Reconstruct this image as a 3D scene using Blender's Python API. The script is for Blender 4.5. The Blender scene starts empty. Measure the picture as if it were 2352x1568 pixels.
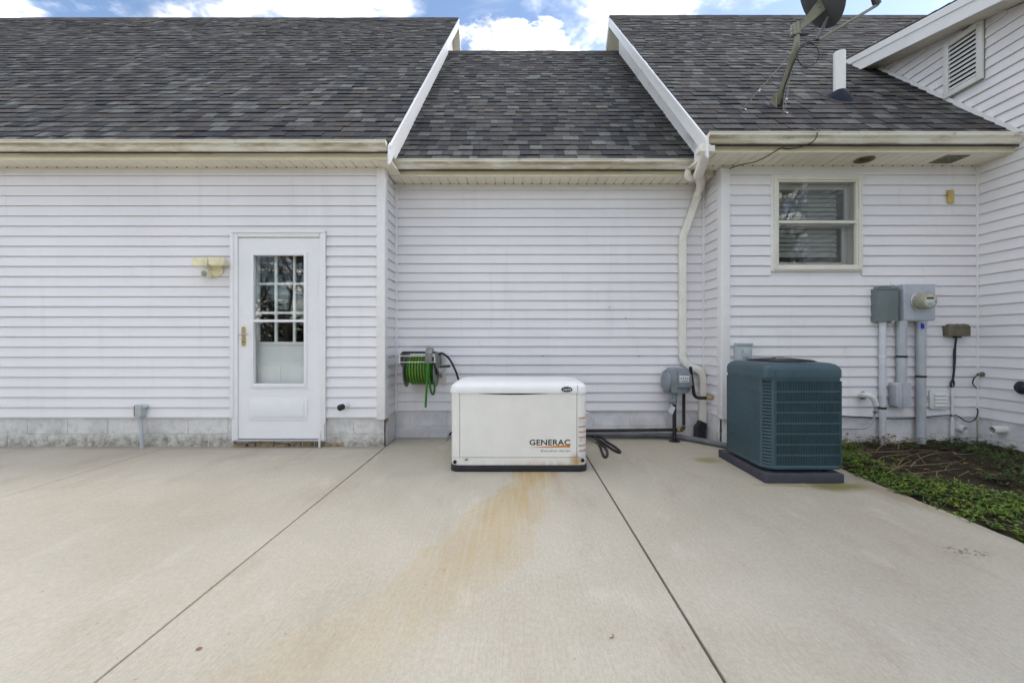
import bpy, bmesh, math, random
from mathutils import Vector, Matrix
R = math.radians
random.seed(11)
scene = bpy.context.scene
COL = scene.collection

# ------------------------------------------------------------------ camera
F, CX, CY, H = 980.0, 1185.0, 784.0, 1.06      # focal length / principal point on a 2352 px wide frame, eye height
cam_d = bpy.data.cameras.new('camera'); cam = bpy.data.objects.new('camera', cam_d); COL.objects.link(cam)
cam.location = (0, 0, H); cam.rotation_euler = (R(90), 0, 0)
cam_d.sensor_width = 36; cam_d.lens = 36 * F / 2352; cam_d.shift_x = (1176 - CX) / 2352
cam_d.clip_start = 0.05; cam_d.clip_end = 3000
scene.camera = cam

# ------------------------------------------------------------------ world, sun, exposure
SUN_EL, SUN_AZ = 46.0, 74.0                     # azimuth measured from +Y towards +X
world = bpy.data.worlds.new('World'); scene.world = world; world.use_nodes = True
wn, wl = world.node_tree.nodes, world.node_tree.links
wn.clear()
def wnode(t, **k):
    n = wn.new(t)
    for a, v in k.items(): setattr(n, a, v)
    return n
def wmath(op, a, b=None):
    n = wnode('ShaderNodeMath', operation=op)
    for i, v in enumerate((a, b)):
        if v is None: continue
        if isinstance(v, (int, float)): n.inputs[i].default_value = v
        else: wl.new(v, n.inputs[i])
    return n.outputs[0]
sky = wnode('ShaderNodeTexSky', sky_type='NISHITA', sun_disc=False, sun_elevation=R(SUN_EL), sun_rotation=R(SUN_AZ))
sky.air_density = 1.0; sky.dust_density = 0.6; sky.ozone_density = 1.0
bg_sky = wnode('ShaderNodeBackground'); bg_sky.inputs[1].default_value = 0.075
wl.new(sky.outputs[0], bg_sky.inputs[0])
tc = wnode('ShaderNodeTexCoord'); sp = wnode('ShaderNodeSeparateXYZ'); wl.new(tc.outputs['Generated'], sp.inputs[0])
zz = wmath('MAXIMUM', sp.outputs[2], 0.08)
u = wmath('DIVIDE', sp.outputs[0], zz); v = wmath('DIVIDE', sp.outputs[1], zz)
cb = wnode('ShaderNodeCombineXYZ'); wl.new(u, cb.inputs[0]); wl.new(v, cb.inputs[1])
def wnoise(scale, detail, off, rough=0.55, dist=0.0):
    mp = wnode('ShaderNodeMapping'); mp.inputs['Location'].default_value = off; wl.new(cb.outputs[0], mp.inputs[0])
    n = wnode('ShaderNodeTexNoise'); n.inputs['Scale'].default_value = scale; n.inputs['Detail'].default_value = detail
    n.inputs['Roughness'].default_value = rough; n.inputs['Distortion'].default_value = dist
    wl.new(mp.outputs[0], n.inputs['Vector']); return n.outputs[0]
def wramp(fac, a, b):
    n = wnode('ShaderNodeMapRange', interpolation_type='SMOOTHSTEP')
    n.inputs[1].default_value = a; n.inputs[2].default_value = b; wl.new(fac, n.inputs[0]); return n.outputs[0]
big = wnoise(1.1, 6, (17.1, 20.0, 0), 0.58, 0.2)
wisp = wnoise(2.3, 4, (8.4, 2.2, 5), 0.62, 0.6)
def blob(u0, v0, ru, rv):                        # a cumulus standing at that place of the cloud deck
    a = wmath('DIVIDE', wmath('SUBTRACT', u, u0), ru); b = wmath('DIVIDE', wmath('SUBTRACT', v, v0), rv)
    return wmath('SUBTRACT', 1.0, wmath('ADD', wmath('MULTIPLY', a, a), wmath('MULTIPLY', b, b)))
puff = wnoise(7.0, 6, (1.7, 0.3, 2), 0.6, 0.1)
cumulus = wmath('ADD', wmath('MAXIMUM', blob(0.03, 1.50, 0.27, 0.19), blob(0.2, 1.60, 0.16, 0.1)), wmath('MULTIPLY', wmath('SUBTRACT', puff, 0.5), 3.2))
m1 = wramp(cumulus, 0.0, 0.75)
m2 = wramp(big, 0.48, 0.66)
m3 = wmath('MULTIPLY', wramp(wisp, 0.50, 0.78), 0.35)
cover = wmath('MAXIMUM', m1, wmath('MAXIMUM', m2, m3))
wmath_add = wnode('ShaderNodeMath', operation='ADD'); wmath_add.inputs[0].default_value = 0.30
bg_cl = wnode('ShaderNodeBackground'); bg_cl.inputs[0].default_value = (1.0, 0.955, 0.895, 1); wl.new(wmath('MULTIPLY', wramp(wnoise(4.2, 5, (2.2, 4.1, 9), 0.6), 0.36, 0.60), 1.5), wmath_add.inputs[1]); wl.new(wmath_add.outputs[0], bg_cl.inputs[1])
mixw = wnode('ShaderNodeMixShader'); wl.new(cover, mixw.inputs[0]); wl.new(bg_sky.outputs[0], mixw.inputs[1]); wl.new(bg_cl.outputs[0], mixw.inputs[2])
wo = wnode('ShaderNodeOutputWorld'); wl.new(mixw.outputs[0], wo.inputs[0])

sun_d = bpy.data.lights.new('sun', 'SUN'); sun = bpy.data.objects.new('sun', sun_d); COL.objects.link(sun)
sun_d.energy = 0.55; sun_d.angle = R(16); sun_d.color = (1.0, 0.95, 0.88)
sdir = Vector((math.sin(R(SUN_AZ)) * math.cos(R(SUN_EL)), math.cos(R(SUN_AZ)) * math.cos(R(SUN_EL)), math.sin(R(SUN_EL))))
sun.location = sdir * 60; sun.rotation_euler = (-sdir).to_track_quat('-Z', 'Y').to_euler()

vs = scene.view_settings
vs.view_transform = 'Standard'; vs.look = 'None'; vs.gamma = 1.0; vs.use_curve_mapping = False
vs.exposure = 1.66
scene.render.film_transparent = False
try:
    scene.cycles.use_denoising = True; scene.cycles.adaptive_threshold = 0.02
    scene.cycles.max_bounces = 6; scene.cycles.diffuse_bounces = 3; scene.cycles.glossy_bounces = 3; scene.cycles.transparent_max_bounces = 12
except Exception: pass

# ------------------------------------------------------------------ helpers: placing
def at(px, py, Y): return Vector(((px - CX) * Y / F, Y, H + (CY - py) * Y / F))
def xat(px, Y): return (px - CX) * Y / F
def zat(py, Y): return H + (CY - py) * Y / F
def gnd(px, py, z=0.0):
    Y = (H - z) * F / (py - CY); return Vector((xat(px, Y), Y, z))

# ------------------------------------------------------------------ helpers: meshes
class MB:
    def __init__(s): s.v, s.f, s.c = [], [], []
    def add(s, vs, fs, col=None):
        o = len(s.v); s.v += [tuple(p) for p in vs]; s.f += [tuple(i + o for i in f) for f in fs]
        s.c += [col] * len(fs); return s
    def box(s, x0, x1, y0, y1, z0, z1, col=None):
        return s.add([(x0,y0,z0),(x1,y0,z0),(x1,y1,z0),(x0,y1,z0),(x0,y0,z1),(x1,y0,z1),(x1,y1,z1),(x0,y1,z1)],
                     [(0,3,2,1),(4,5,6,7),(0,1,5,4),(1,2,6,5),(2,3,7,6),(3,0,4,7)], col)
    def prism(s, poly, axis, a, b, col=None):
        m = {'x': lambda t, p: (t, p[0], p[1]), 'y': lambda t, p: (p[0], t, p[1]), 'z': lambda t, p: (p[0], p[1], t)}[axis]
        n = len(poly); vs = [m(a, p) for p in poly] + [m(b, p) for p in poly]
        fs = [tuple(range(n))[::-1], tuple(range(n, 2 * n))] + [(i, (i + 1) % n, n + (i + 1) % n, n + i) for i in range(n)]
        return s.add(vs, fs, col)
    def loft(s, rings, cap=True, closed=True, col=None):
        n = len(rings[0]); vs = [p for r in rings for p in r]; fs = []
        for k in range(len(rings) - 1):
            for i in range(n if closed else n - 1):
                j = (i + 1) % n; fs.append((k * n + i, k * n + j, (k + 1) * n + j, (k + 1) * n + i))
        if cap: fs += [tuple(range(n))[::-1], tuple(range((len(rings) - 1) * n, len(rings) * n))]
        return s.add(vs, fs, col)
    def tube(s, pts, r, n=10, cap=True, rect=None, up=(0, 0, 1), col=None, scale=None):
        pts = [Vector(p) for p in pts]; rings = []; m = len(pts)
        t0 = (pts[1] - pts[0]).normalized(); upv = Vector(up)
        if abs(t0.dot(upv)) > 0.97: upv = Vector((0, 1, 0)) if abs(t0.y) < 0.9 else Vector((1, 0, 0))
        a = t0.cross(upv).normalized()
        for i, p in enumerate(pts):
            t = (pts[min(i + 1, m - 1)] - pts[max(i - 1, 0)]).normalized()
            a = (a - t * a.dot(t)).normalized(); b = t.cross(a)
            k = scale[i] if scale else 1.0; rr = (r[i] if isinstance(r, (list, tuple)) else r) * k
            if rect:
                w, h = rect[0] * k / 2, rect[1] * k / 2; e = min(w, h) * 0.25
                q = [(w - e, -h), (w, -h + e), (w, h - e), (w - e, h), (-w + e, h), (-w, h - e), (-w, -h + e), (-w + e, -h)]
                rings.append([p + a * x + b * y for x, y in q])
            else:
                rings.append([p + (a * math.cos(6.28318 * j / n) + b * math.sin(6.28318 * j / n)) * rr for j in range(n)])
        return s.loft(rings, cap, True, col)
    def lathe(s, prof, org, axis, n=28, cap=True, col=None):
        ax = Vector(axis).normalized(); org = Vector(org)
        a = ax.orthogonal().normalized(); b = ax.cross(a)
        rings = [[org + ax * h + (a * math.cos(6.28318 * j / n) + b * math.sin(6.28318 * j / n)) * max(r, 1e-4) for j in range(n)] for r, h in prof]
        return s.loft(rings, cap, True, col)
    def build(s, name, mat, parent=None, smooth=None, bevel=0.0, seg=2, local=False, recalc=True):
        off = Vector((0, 0, 0)) if local else wloc(parent)
        me = bpy.data.meshes.new(name)
        me.from_pydata([(x - off.x, y - off.y, z - off.z) for x, y, z in s.v], [], s.f)
        if any(c is not None for c in s.c):
            at_ = me.attributes.new('tint', 'FLOAT_COLOR', 'FACE')
            flat = []
            for c in s.c: flat += list(c if c is not None else (1, 1, 1)) + [1.0]
            at_.data.foreach_set('color', flat)
        if recalc or bevel:
            bm = bmesh.new(); bm.from_mesh(me)
            bmesh.ops.recalc_face_normals(bm, faces=bm.faces)
            if bevel:
                es = [e for e in bm.edges if len(e.link_faces) == 2 and e.calc_face_angle(0) > R(28)]
                bmesh.ops.bevel(bm, geom=es, offset=bevel, segments=seg, profile=0.6, affect='EDGES', clamp_overlap=True)
            bm.to_mesh(me); bm.free()
        if smooth or bevel:
            me.polygons.foreach_set('use_smooth', [True] * len(me.polygons))
            me.set_sharp_from_angle(angle=R(smooth or 40))
        me.materials.append(mat); me.update()
        return link(name, me, parent)
def wloc(o):
    p = Vector((0, 0, 0))
    while o is not None: p = p + o.location; o = o.parent
    return p
def link(name, data, parent=None):
    o = bpy.data.objects.new(name, data); COL.objects.link(o); o.parent = parent; return o
def thing(name, label, cat, loc=(0, 0, 0), group=None):
    o = link(name, None); o.location = loc; o.empty_display_size = 0.1; tag(o, label, cat, group); return o
def tag(o, label=None, cat=None, group=None, kind=None):
    if label: o['label'] = label
    if cat: o['category'] = cat
    if group: o['group'] = group
    if kind: o['kind'] = kind
    return o
def rrect(x0, x1, y0, y1, r, n=5):
    out = []
    for cx, cy, a0 in ((x1 - r, y1 - r, 0), (x0 + r, y1 - r, 90), (x0 + r, y0 + r, 180), (x1 - r, y0 + r, 270)):
        for i in range(n + 1):
            a = R(a0 + 90 * i / n); out.append((cx + r * math.cos(a), cy + r * math.sin(a)))
    return out
def arc(c, a, b, r, t0, t1, n=8):
    c, a, b = Vector(c), Vector(a), Vector(b)
    return [c + a * r * math.cos(R(t0 + (t1 - t0) * i / n)) + b * r * math.sin(R(t0 + (t1 - t0) * i / n)) for i in range(n + 1)]
def smooth_path(pts, sub=6):
    P = [Vector(p) for p in pts]; P = [P[0] * 2 - P[1]] + P + [P[-1] * 2 - P[-2]]; out = []
    for i in range(1, len(P) - 2):
        for k in range(sub):
            t = k / sub; a, b, c, d = P[i - 1], P[i], P[i + 1], P[i + 2]
            out.append(0.5 * ((2 * b) + (c - a) * t + (2 * a - 5 * b + 4 * c - d) * t * t + (3 * b - a - 3 * c + d) * t ** 3))
    return out + [P[-2]]
def text_part(body, size, loc, mat, parent, name='lettering', rot=(R(90), 0, 0), sx=1.0, shear=0.0, off=0.0, space=1.0, align='LEFT'):
    cu = bpy.data.curves.new(name, 'FONT'); cu.body = body; cu.size = size; cu.extrude = 0.0006; cu.shear = shear; cu.offset = off
    cu.space_character = space; cu.align_x = align; cu.resolution_u = 3
    t = bpy.data.objects.new(name, cu); COL.objects.link(t)
    me = bpy.data.meshes.new_from_object(t); bpy.data.objects.remove(t)
    me.materials.clear(); me.materials.append(mat)
    o = link(name, me, parent); o.location = Vector(loc) - wloc(parent); o.rotation_euler = rot; o.scale = (sx, 1, 1)
    return o

# ------------------------------------------------------------------ helpers: materials
class G:
    def __init__(s, name):
        s.m = bpy.data.materials.new(name); s.m.use_nodes = True; s.nt = s.m.node_tree; s.b = s.nt.nodes['Principled BSDF']
        s.geo = s.nt.nodes.new('ShaderNodeNewGeometry'); s.P = s.geo.outputs['Position']
    def put(s, sock, v):
        if isinstance(v, bpy.types.NodeSocket): s.nt.links.new(v, sock)
        elif isinstance(v, (tuple, list)) and len(v) == 3 and sock.type == 'RGBA': sock.default_value = (*v, 1)
        else: sock.default_value = v
    def noise(s, scale, detail=4, rough=0.55, vec=None, dist=0.0):
        n = s.nt.nodes.new('ShaderNodeTexNoise'); s.put(n.inputs['Vector'], vec or s.P)
        n.inputs['Scale'].default_value = scale; n.inputs['Detail'].default_value = detail; n.inputs['Roughness'].default_value = rough
        n.inputs['Distortion'].default_value = dist; return n.outputs[0]
    def scaled(s, sc, vec=None, loc=(0, 0, 0)):
        n = s.nt.nodes.new('ShaderNodeMapping'); s.put(n.inputs[0], vec or s.P); n.inputs['Scale'].default_value = sc; n.inputs['Location'].default_value = loc
        return n.outputs[0]
    def sep(s, vec=None):
        n = s.nt.nodes.new('ShaderNodeSeparateXYZ'); s.put(n.inputs[0], vec or s.P); return n.outputs
    def math(s, op, a, b=None, clamp=False):
        n = s.nt.nodes.new('ShaderNodeMath'); n.operation = op; n.use_clamp = clamp; s.put(n.inputs[0], a)
        if b is not None: s.put(n.inputs[1], b)
        return n.outputs[0]
    def rng(s, f, a, b, c=0.0, d=1.0, smooth=True):
        n = s.nt.nodes.new('ShaderNodeMapRange'); n.interpolation_type = 'SMOOTHSTEP' if smooth else 'LINEAR'; s.put(n.inputs[0], f)
        for i, v in enumerate((a, b, c, d)): s.put(n.inputs[i + 1], v)
        return n.outputs[0]
    def mix(s, f, a, b, blend='MIX'):
        n = s.nt.nodes.new('ShaderNodeMix'); n.data_type = 'RGBA'; n.blend_type = blend
        s.put(n.inputs[0], f); s.put(n.inputs[6], a); s.put(n.inputs[7], b); return n.outputs[2]
    def attr(s, name):
        n = s.nt.nodes.new('ShaderNodeAttribute'); n.attribute_name = name; return n.outputs['Color']
    def bump(s, h, strength=0.3, dist=0.01):
        n = s.nt.nodes.new('ShaderNodeBump'); n.inputs['Strength'].default_value = strength; n.inputs['Distance'].default_value = dist
        s.put(n.inputs['Height'], h); s.put(s.b.inputs['Normal'], n.outputs[0])
    def done(s, col, rough=0.6, metal=0.0, spec=0.4):
        s.put(s.b.inputs['Base Color'], col); s.put(s.b.inputs['Roughness'], rough); s.put(s.b.inputs['Metallic'], metal)
        s.b.inputs['Specular IOR Level'].default_value = spec; return s.m
def mk(name, col, rough=0.55, metal=0.0, var=0.12, scale=6.0, bump=0.0, bscale=120.0, spec=0.4):
    g = G(name); n = g.noise(scale, 5)
    d = tuple(c * (1 - var) for c in col); l = tuple(min(1, c * (1 + var)) for c in col)
    fine = g.noise(scale * 9, 3)
    c = g.mix(g.rng(g.math('ADD', g.math('MULTIPLY', n, 0.7), g.math('MULTIPLY', fine, 0.3)), 0.3, 0.7), d, l)
    if bump: g.bump(g.noise(bscale, 4), bump, 0.004)
    return g.done(c, g.rng(fine, 0.3, 0.7, rough - 0.06, rough + 0.06), metal, spec)

M = {}
def m_siding():
    g = G('vinyl_siding'); n = g.noise(1.3, 4); st = g.noise(1.0, 5, vec=g.scaled((9, 9, 0.7)))
    c = g.mix(g.rng(n, 0.3, 0.7), (0.785, 0.758, 0.768), (0.82, 0.793, 0.803))
    c = g.mix(g.math('MULTIPLY', g.rng(st, 0.52, 0.78), 0.15), c, (0.44, 0.42, 0.37))
    g.bump(g.math('ADD', g.math('MULTIPLY', g.noise(60, 3, vec=g.scaled((1, 1, 0.25))), 0.12), g.noise(3.0, 2, vec=g.scaled((1, 1, 2.5)))), 0.16, 0.02); return g.done(c, 0.46, 0, 0.35)
M['siding'] = m_siding()
def m_gutter():
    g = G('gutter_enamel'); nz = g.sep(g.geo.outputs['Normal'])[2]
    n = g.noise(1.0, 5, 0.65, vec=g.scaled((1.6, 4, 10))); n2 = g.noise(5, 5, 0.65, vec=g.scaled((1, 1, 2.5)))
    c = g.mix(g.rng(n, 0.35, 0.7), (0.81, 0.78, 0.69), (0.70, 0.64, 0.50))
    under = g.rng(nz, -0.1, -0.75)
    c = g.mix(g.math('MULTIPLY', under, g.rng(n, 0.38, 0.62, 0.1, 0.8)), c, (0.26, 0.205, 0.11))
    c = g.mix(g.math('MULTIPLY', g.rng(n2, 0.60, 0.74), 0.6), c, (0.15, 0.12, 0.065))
    return g.done(c, 0.42)
M['gutter'] = m_gutter()
M['trim'] = mk('white_trim', (0.74, 0.73, 0.71), 0.42, var=0.05, scale=3)
M['spout'] = mk('downspout_enamel', (0.80, 0.765, 0.69), 0.4, var=0.06, scale=5)
M['fascia'] = mk('fascia_cream', (0.77, 0.71, 0.53), 0.5, var=0.07, scale=2)
M['rake'] = mk('rake_aluminium', (0.80, 0.80, 0.80), 0.4, var=0.04, scale=2)
def m_flash():
    g = G('flashing_white'); n = g.noise(3.0, 6, 0.65)
    c = g.mix(g.math('MULTIPLY', g.rng(n, 0.5, 0.72), 0.75), (0.76, 0.76, 0.76), (0.36, 0.33, 0.27)); return g.done(c, 0.45)
M['flash'] = m_flash()
M['soffit'] = mk('soffit_vinyl', (0.80, 0.75, 0.63), 0.5, var=0.06, scale=2)
M['post'] = mk('corner_post_vinyl', (0.80, 0.78, 0.765), 0.45, var=0.05, scale=2)
def m_shingle():
    g = G('asphalt_shingle'); t = g.attr('tint'); gr = g.noise(260, 2, 0.7); bl = g.noise(1.1, 4); md = g.noise(24, 3)
    c = g.mix(1.0, t, g.mix(g.rng(gr, 0.25, 0.75), (0.55, 0.55, 0.55), (1.45, 1.45, 1.45)), 'MULTIPLY')
    c = g.mix(1.0, c, g.mix(g.rng(bl, 0.3, 0.7), (0.85, 0.85, 0.86), (1.13, 1.12, 1.1)), 'MULTIPLY')
    c = g.mix(1.0, c, g.mix(g.rng(md, 0.3, 0.7), (0.88, 0.88, 0.88), (1.1, 1.1, 1.1)), 'MULTIPLY')
    g.bump(gr, 0.5, 0.003); return g.done(c, 0.95, 0, 0.15)
M['shingle'] = m_shingle()
M['deck'] = mk('roof_deck', (0.06, 0.06, 0.066), 0.95, spec=0.1)
def m_concrete():
    g = G('broomed_concrete'); x, y, z = g.sep()
    wob = g.noise(1.6, 4); fine = g.noise(230, 3, 0.75); broom = g.noise(1.0, 5, 0.7, vec=g.scaled((170, 3, 1))); cloud = g.noise(0.55, 6, 0.6, dist=0.4)
    blot = g.noise(2.2, 6, 0.62, vec=g.scaled((1.5, 0.5, 1)))
    c = g.mix(g.rng(cloud, 0.3, 0.7), (0.385, 0.352, 0.285), (0.465, 0.432, 0.365))
    c = g.mix(g.math('MULTIPLY', g.rng(blot, 0.5, 0.75), 0.5), c, (0.325, 0.285, 0.225))
    c = g.mix(g.math('MULTIPLY', g.rng(g.noise(3.1, 6, 0.6, vec=g.scaled((1.4, 0.6, 1), loc=(7, 3, 0))), 0.56, 0.74), 0.45), c, (0.53, 0.50, 0.43))
    c = g.mix(1.0, c, g.mix(g.rng(broom, 0.3, 0.7), (0.95, 0.95, 0.95), (1.045, 1.045, 1.045)), 'MULTIPLY')
    c = g.mix(1.0, c, g.mix(g.rng(fine, 0.3, 0.7), (0.90, 0.90, 0.89), (1.09, 1.09, 1.09)), 'MULTIPLY')
    c = g.mix(1.0, c, g.mix(g.rng(g.noise(48, 3, 0.7, vec=g.scaled((1.6, 0.8, 1))), 0.3, 0.7), (0.925, 0.92, 0.915), (1.065, 1.065, 1.065)), 'MULTIPLY')
    # rust run-off that leaves the generator and drains across the slab
    yy = g.math('MAXIMUM', y, 0.3)
    cl = g.math('SUBTRACT', 0.67, g.math('DIVIDE', 1.87, yy))
    wid = g.math('ADD', 0.20, g.math('MULTIPLY', g.math('SUBTRACT', 3.5, y), 0.045))
    dx = g.math('ADD', g.math('SUBTRACT', x, cl), g.math('MULTIPLY', g.math('SUBTRACT', g.noise(2.6, 3, 0.5), 0.5), 0.42))
    k = g.math('ABSOLUTE', g.math('DIVIDE', dx, wid))
    band = g.math('ADD', g.rng(k, 0.1, 1.2, 0.72, 0.0), g.math('MULTIPLY', g.rng(k, 0.62, 0.80), g.rng(k, 0.80, 1.02, 0.30, 0.0)))
    streak = g.rng(g.noise(1.0, 4, vec=g.scaled((46, 1.6, 1))), 0.3, 0.7, 0.45, 1.0)
    fade = g.math('MULTIPLY', g.rng(y, 1.2, 3.5, 0.22, 0.95), g.rng(y, 3.6, 3.9, 1.0, 0.2))
    rust = g.math('MULTIPLY', g.math('MULTIPLY', band, streak), fade)
    c = g.mix(g.math('MULTIPLY', rust, 1.2, True), c, (0.40, 0.272, 0.09))
    hot = g.math('MULTIPLY', g.rng(g.math('ABSOLUTE', g.math('SUBTRACT', x, 0.31)), 0.0, 0.08, 1.0, 0.0), g.rng(y, 2.5, 3.4, 0.0, 0.32))
    c = g.mix(g.math('MULTIPLY', hot, g.rng(y, 3.5, 3.7, 1.0, 0.0)), c, (0.30, 0.17, 0.05))
    # algae beside the condenser pad
    spn = g.math('MULTIPLY', g.math('SUBTRACT', g.noise(6, 4), 0.5), 0.9)
    def spot(cx, cy, rx, ry, amt, col, c):
        a = g.math('DIVIDE', g.math('SUBTRACT', x, cx), rx); b = g.math('DIVIDE', g.math('SUBTRACT', y, cy), ry)
        d = g.math('ADD', g.math('SQRT', g.math('ADD', g.math('MULTIPLY', a, a), g.math('MULTIPLY', b, b))), spn)
        return g.mix(g.rng(d, 0.25, 1.05, amt, 0.0), c, col)
    c = spot(2.36, 3.13, 0.30, 0.16, 0.85, (0.16, 0.145, 0.03), c)
    c = spot(2.0, 3.16, 0.3, 0.06, 0.5, (0.2, 0.17, 0.07), c)
    c = spot(1.70, 3.82, 0.16, 0.12, 0.6, (0.24, 0.19, 0.05), c)
    c = spot(2.62, 2.95, 0.10, 0.55, 0.45, (0.24, 0.19, 0.10), c)
    c0 = c; c = spot(2.28, 2.15, 0.15, 0.075, 0.9, (0.10, 0.085, 0.07), c); c = g.mix(g.rng(g.noise(38, 4, 0.6), 0.50, 0.60), c0, c)
    c = spot(-3.05, 2.42, 0.09, 0.03, 0.35, (0.25, 0.15, 0.10), c)
    c = spot(-2.65, 2.05, 0.09, 0.04, 0.3, (0.30, 0.20, 0.14), c)
    c = g.mix(g.math('MULTIPLY', g.rng(g.noise(110, 2), 0.66, 0.74), 0.3), c, (0.20, 0.17, 0.13))
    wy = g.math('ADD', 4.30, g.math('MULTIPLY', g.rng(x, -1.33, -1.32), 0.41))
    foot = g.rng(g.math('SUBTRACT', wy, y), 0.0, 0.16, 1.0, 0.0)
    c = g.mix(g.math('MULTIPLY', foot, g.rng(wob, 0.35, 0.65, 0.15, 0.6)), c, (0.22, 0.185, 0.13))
    spk = g.noise(34, 2); c = g.mix(g.math('MULTIPLY', g.rng(spk, 0.70, 0.78), 0.45), c, (0.16, 0.13, 0.10))
    g.bump(g.math('ADD', g.math('MULTIPLY', broom, 0.4), g.math('MULTIPLY', fine, 0.6)), 0.22, 0.003)
    return g.done(c, 0.88, 0, 0.3)
M['concrete'] = m_concrete()
M['joint'] = mk('joint_filler', (0.035, 0.032, 0.026), 0.9, var=0.3, scale=20)
def m_found(name, base, dirt):
    g = G(name); x, y, z = g.sep(); n = g.noise(5, 6, 0.65); n2 = g.noise(16, 6, 0.7); f = g.noise(90, 3)
    c = g.mix(g.rng(n, 0.3, 0.7), tuple(k * 0.86 for k in base), tuple(k * 1.1 for k in base))
    c = g.mix(g.math('MULTIPLY', g.rng(n2, 0.45, 0.8), dirt * 0.4), c, (0.26, 0.235, 0.18))
    low = g.math('MULTIPLY', g.rng(g.math('ADD', z, g.math('MULTIPLY', g.math('SUBTRACT', n, 0.5), 0.22)), 0.02, 0.19, 1.0, 0.0), dirt)
    c = g.mix(g.math('MULTIPLY', low, g.rng(n2, 0.3, 0.7, 0.15, 0.9)), c, (0.19, 0.165, 0.105))
    g.bump(g.math('ADD', n2, g.math('MULTIPLY', f, 0.4)), 0.35, 0.008); return g.done(c, 0.9, 0, 0.25)
M['block'] = m_found('weathered_block', (0.66, 0.645, 0.615), 1.0)
M['block_paint'] = m_found('painted_block', (0.73, 0.71, 0.71), 0.14)
M['mortar'] = mk('mortar', (0.60, 0.58, 0.53), 0.95, var=0.3, scale=14, bump=0.4)
M['stone'] = mk('rubble_stone', (0.30, 0.225, 0.14), 0.95, var=0.55, scale=22, bump=0.8, bscale=60)
M['door'] = mk('door_enamel', (0.81, 0.80, 0.80), 0.36, var=0.025, scale=2)
M['entry'] = mk('entry_door_paint', (0.82, 0.82, 0.80), 0.4, var=0.03, scale=2)
M['brass'] = mk('aged_brass', (0.50, 0.36, 0.17), 0.38, 0.7, var=0.2, scale=30)
M['steel'] = mk('steel', (0.55, 0.55, 0.55), 0.35, 0.9, var=0.1, scale=20)
def m_glass():
    g = G('pane_glass'); nt = g.nt
    tr = nt.nodes.new('ShaderNodeBsdfTransparent'); tr.inputs[0].default_value = (0.94, 0.955, 0.95, 1)
    gl = nt.nodes.new('ShaderNodeBsdfGlossy'); gl.inputs['Roughness'].default_value = 0.004; gl.inputs[0].default_value = (1, 1, 1, 1)
    fr = nt.nodes.new('ShaderNodeFresnel'); fr.inputs[0].default_value = 1.62
    bp = nt.nodes.new('ShaderNodeBump'); bp.inputs['Strength'].default_value = 0.02; bp.inputs['Distance'].default_value = 0.02
    nt.links.new(g.noise(2.5, 2), bp.inputs['Height']); nt.links.new(bp.outputs[0], gl.inputs['Normal'])
    k = g.math('MULTIPLY', g.math('MULTIPLY', fr.outputs[0], 1.1, True), g.math('SUBTRACT', 1.0, g.geo.outputs['Backfacing']))
    mx = nt.nodes.new('ShaderNodeMixShader'); nt.links.new(k, mx.inputs[0]); nt.links.new(tr.outputs[0], mx.inputs[1]); nt.links.new(gl.outputs[0], mx.inputs[2])
    nt.links.new(mx.outputs[0], nt.nodes['Material Output'].inputs[0]); return g.m
M['glass'] = m_glass()
M['room'] = mk('room_wall', (0.20, 0.19, 0.18), 0.8)
M['sash'] = mk('sash_grey', (0.40, 0.385, 0.36), 0.5, var=0.06)
M['blind'] = mk('blind_slat', (0.34, 0.34, 0.31), 0.5, var=0.08)
M['window_frame'] = mk('window_frame_cream', (0.72, 0.69, 0.60), 0.42, var=0.06)
M['vent_dark'] = mk('dark_cavity', (0.02, 0.02, 0.02), 0.9)
M['black'] = mk('black_rubber', (0.018, 0.018, 0.02), 0.5, var=0.3, scale=20)
M['black_plastic'] = mk('black_plastic', (0.022, 0.023, 0.028), 0.4, var=0.2, scale=12)
def m_gen():
    g = G('generator_enamel'); x, y, z = g.sep(); n = g.noise(7, 5, 0.6); s = g.noise(1.0, 5, vec=g.scaled((16, 16, 2.5)))
    c = g.mix(g.rng(n, 0.3, 0.7), (0.76, 0.74, 0.68), (0.80, 0.78, 0.725))
    low = g.rng(z, 0.045, 0.105, 1.0, 0.0); right = g.rng(x, -0.45, 0.5, 0.12, 0.75)
    k = g.math('MULTIPLY', g.math('MULTIPLY', low, right), g.rng(s, 0.25, 0.62))
    cx = g.math('DIVIDE', g.math('SUBTRACT', x, 0.49), 0.075); cz = g.math('DIVIDE', g.math('SUBTRACT', z, 0.085), 0.085)
    d = g.math('SQRT', g.math('ADD', g.math('MULTIPLY', cx, cx), g.math('MULTIPLY', cz, cz)))
    k = g.math('MAXIMUM', k, g.math('MULTIPLY', g.rng(d, 0.1, 1.1, 1.0, 0.0), g.rng(s, 0.2, 0.65, 0.35, 0.95)))
    c = g.mix(k, c, (0.46, 0.27, 0.085)); return g.done(c, 0.4, 0, 0.4)
M['gen'] = m_gen()
M['gen_lid'] = mk('generator_lid', (0.78, 0.775, 0.76), 0.38, var=0.03)
M['ink'] = mk('black_print', (0.015, 0.015, 0.015), 0.5)
M['grey_ink'] = mk('grey_print', (0.12, 0.12, 0.12), 0.5)
M['orange'] = mk('orange_print', (0.62, 0.20, 0.02), 0.5)
M['label'] = mk('label_paper', (0.64, 0.65, 0.66), 0.5, var=0.06, scale=60)
M['yellow'] = mk('warning_yellow', (0.66, 0.52, 0.04), 0.5)
M['white_ink'] = mk('white_print', (0.7, 0.7, 0.7), 0.5)
M['ac'] = mk('condenser_teal', (0.042, 0.078, 0.095), 0.42, var=0.12, scale=4)
M['ac_dark'] = mk('condenser_coil', (0.018, 0.022, 0.024), 0.6, var=0.5, scale=40)
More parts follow.
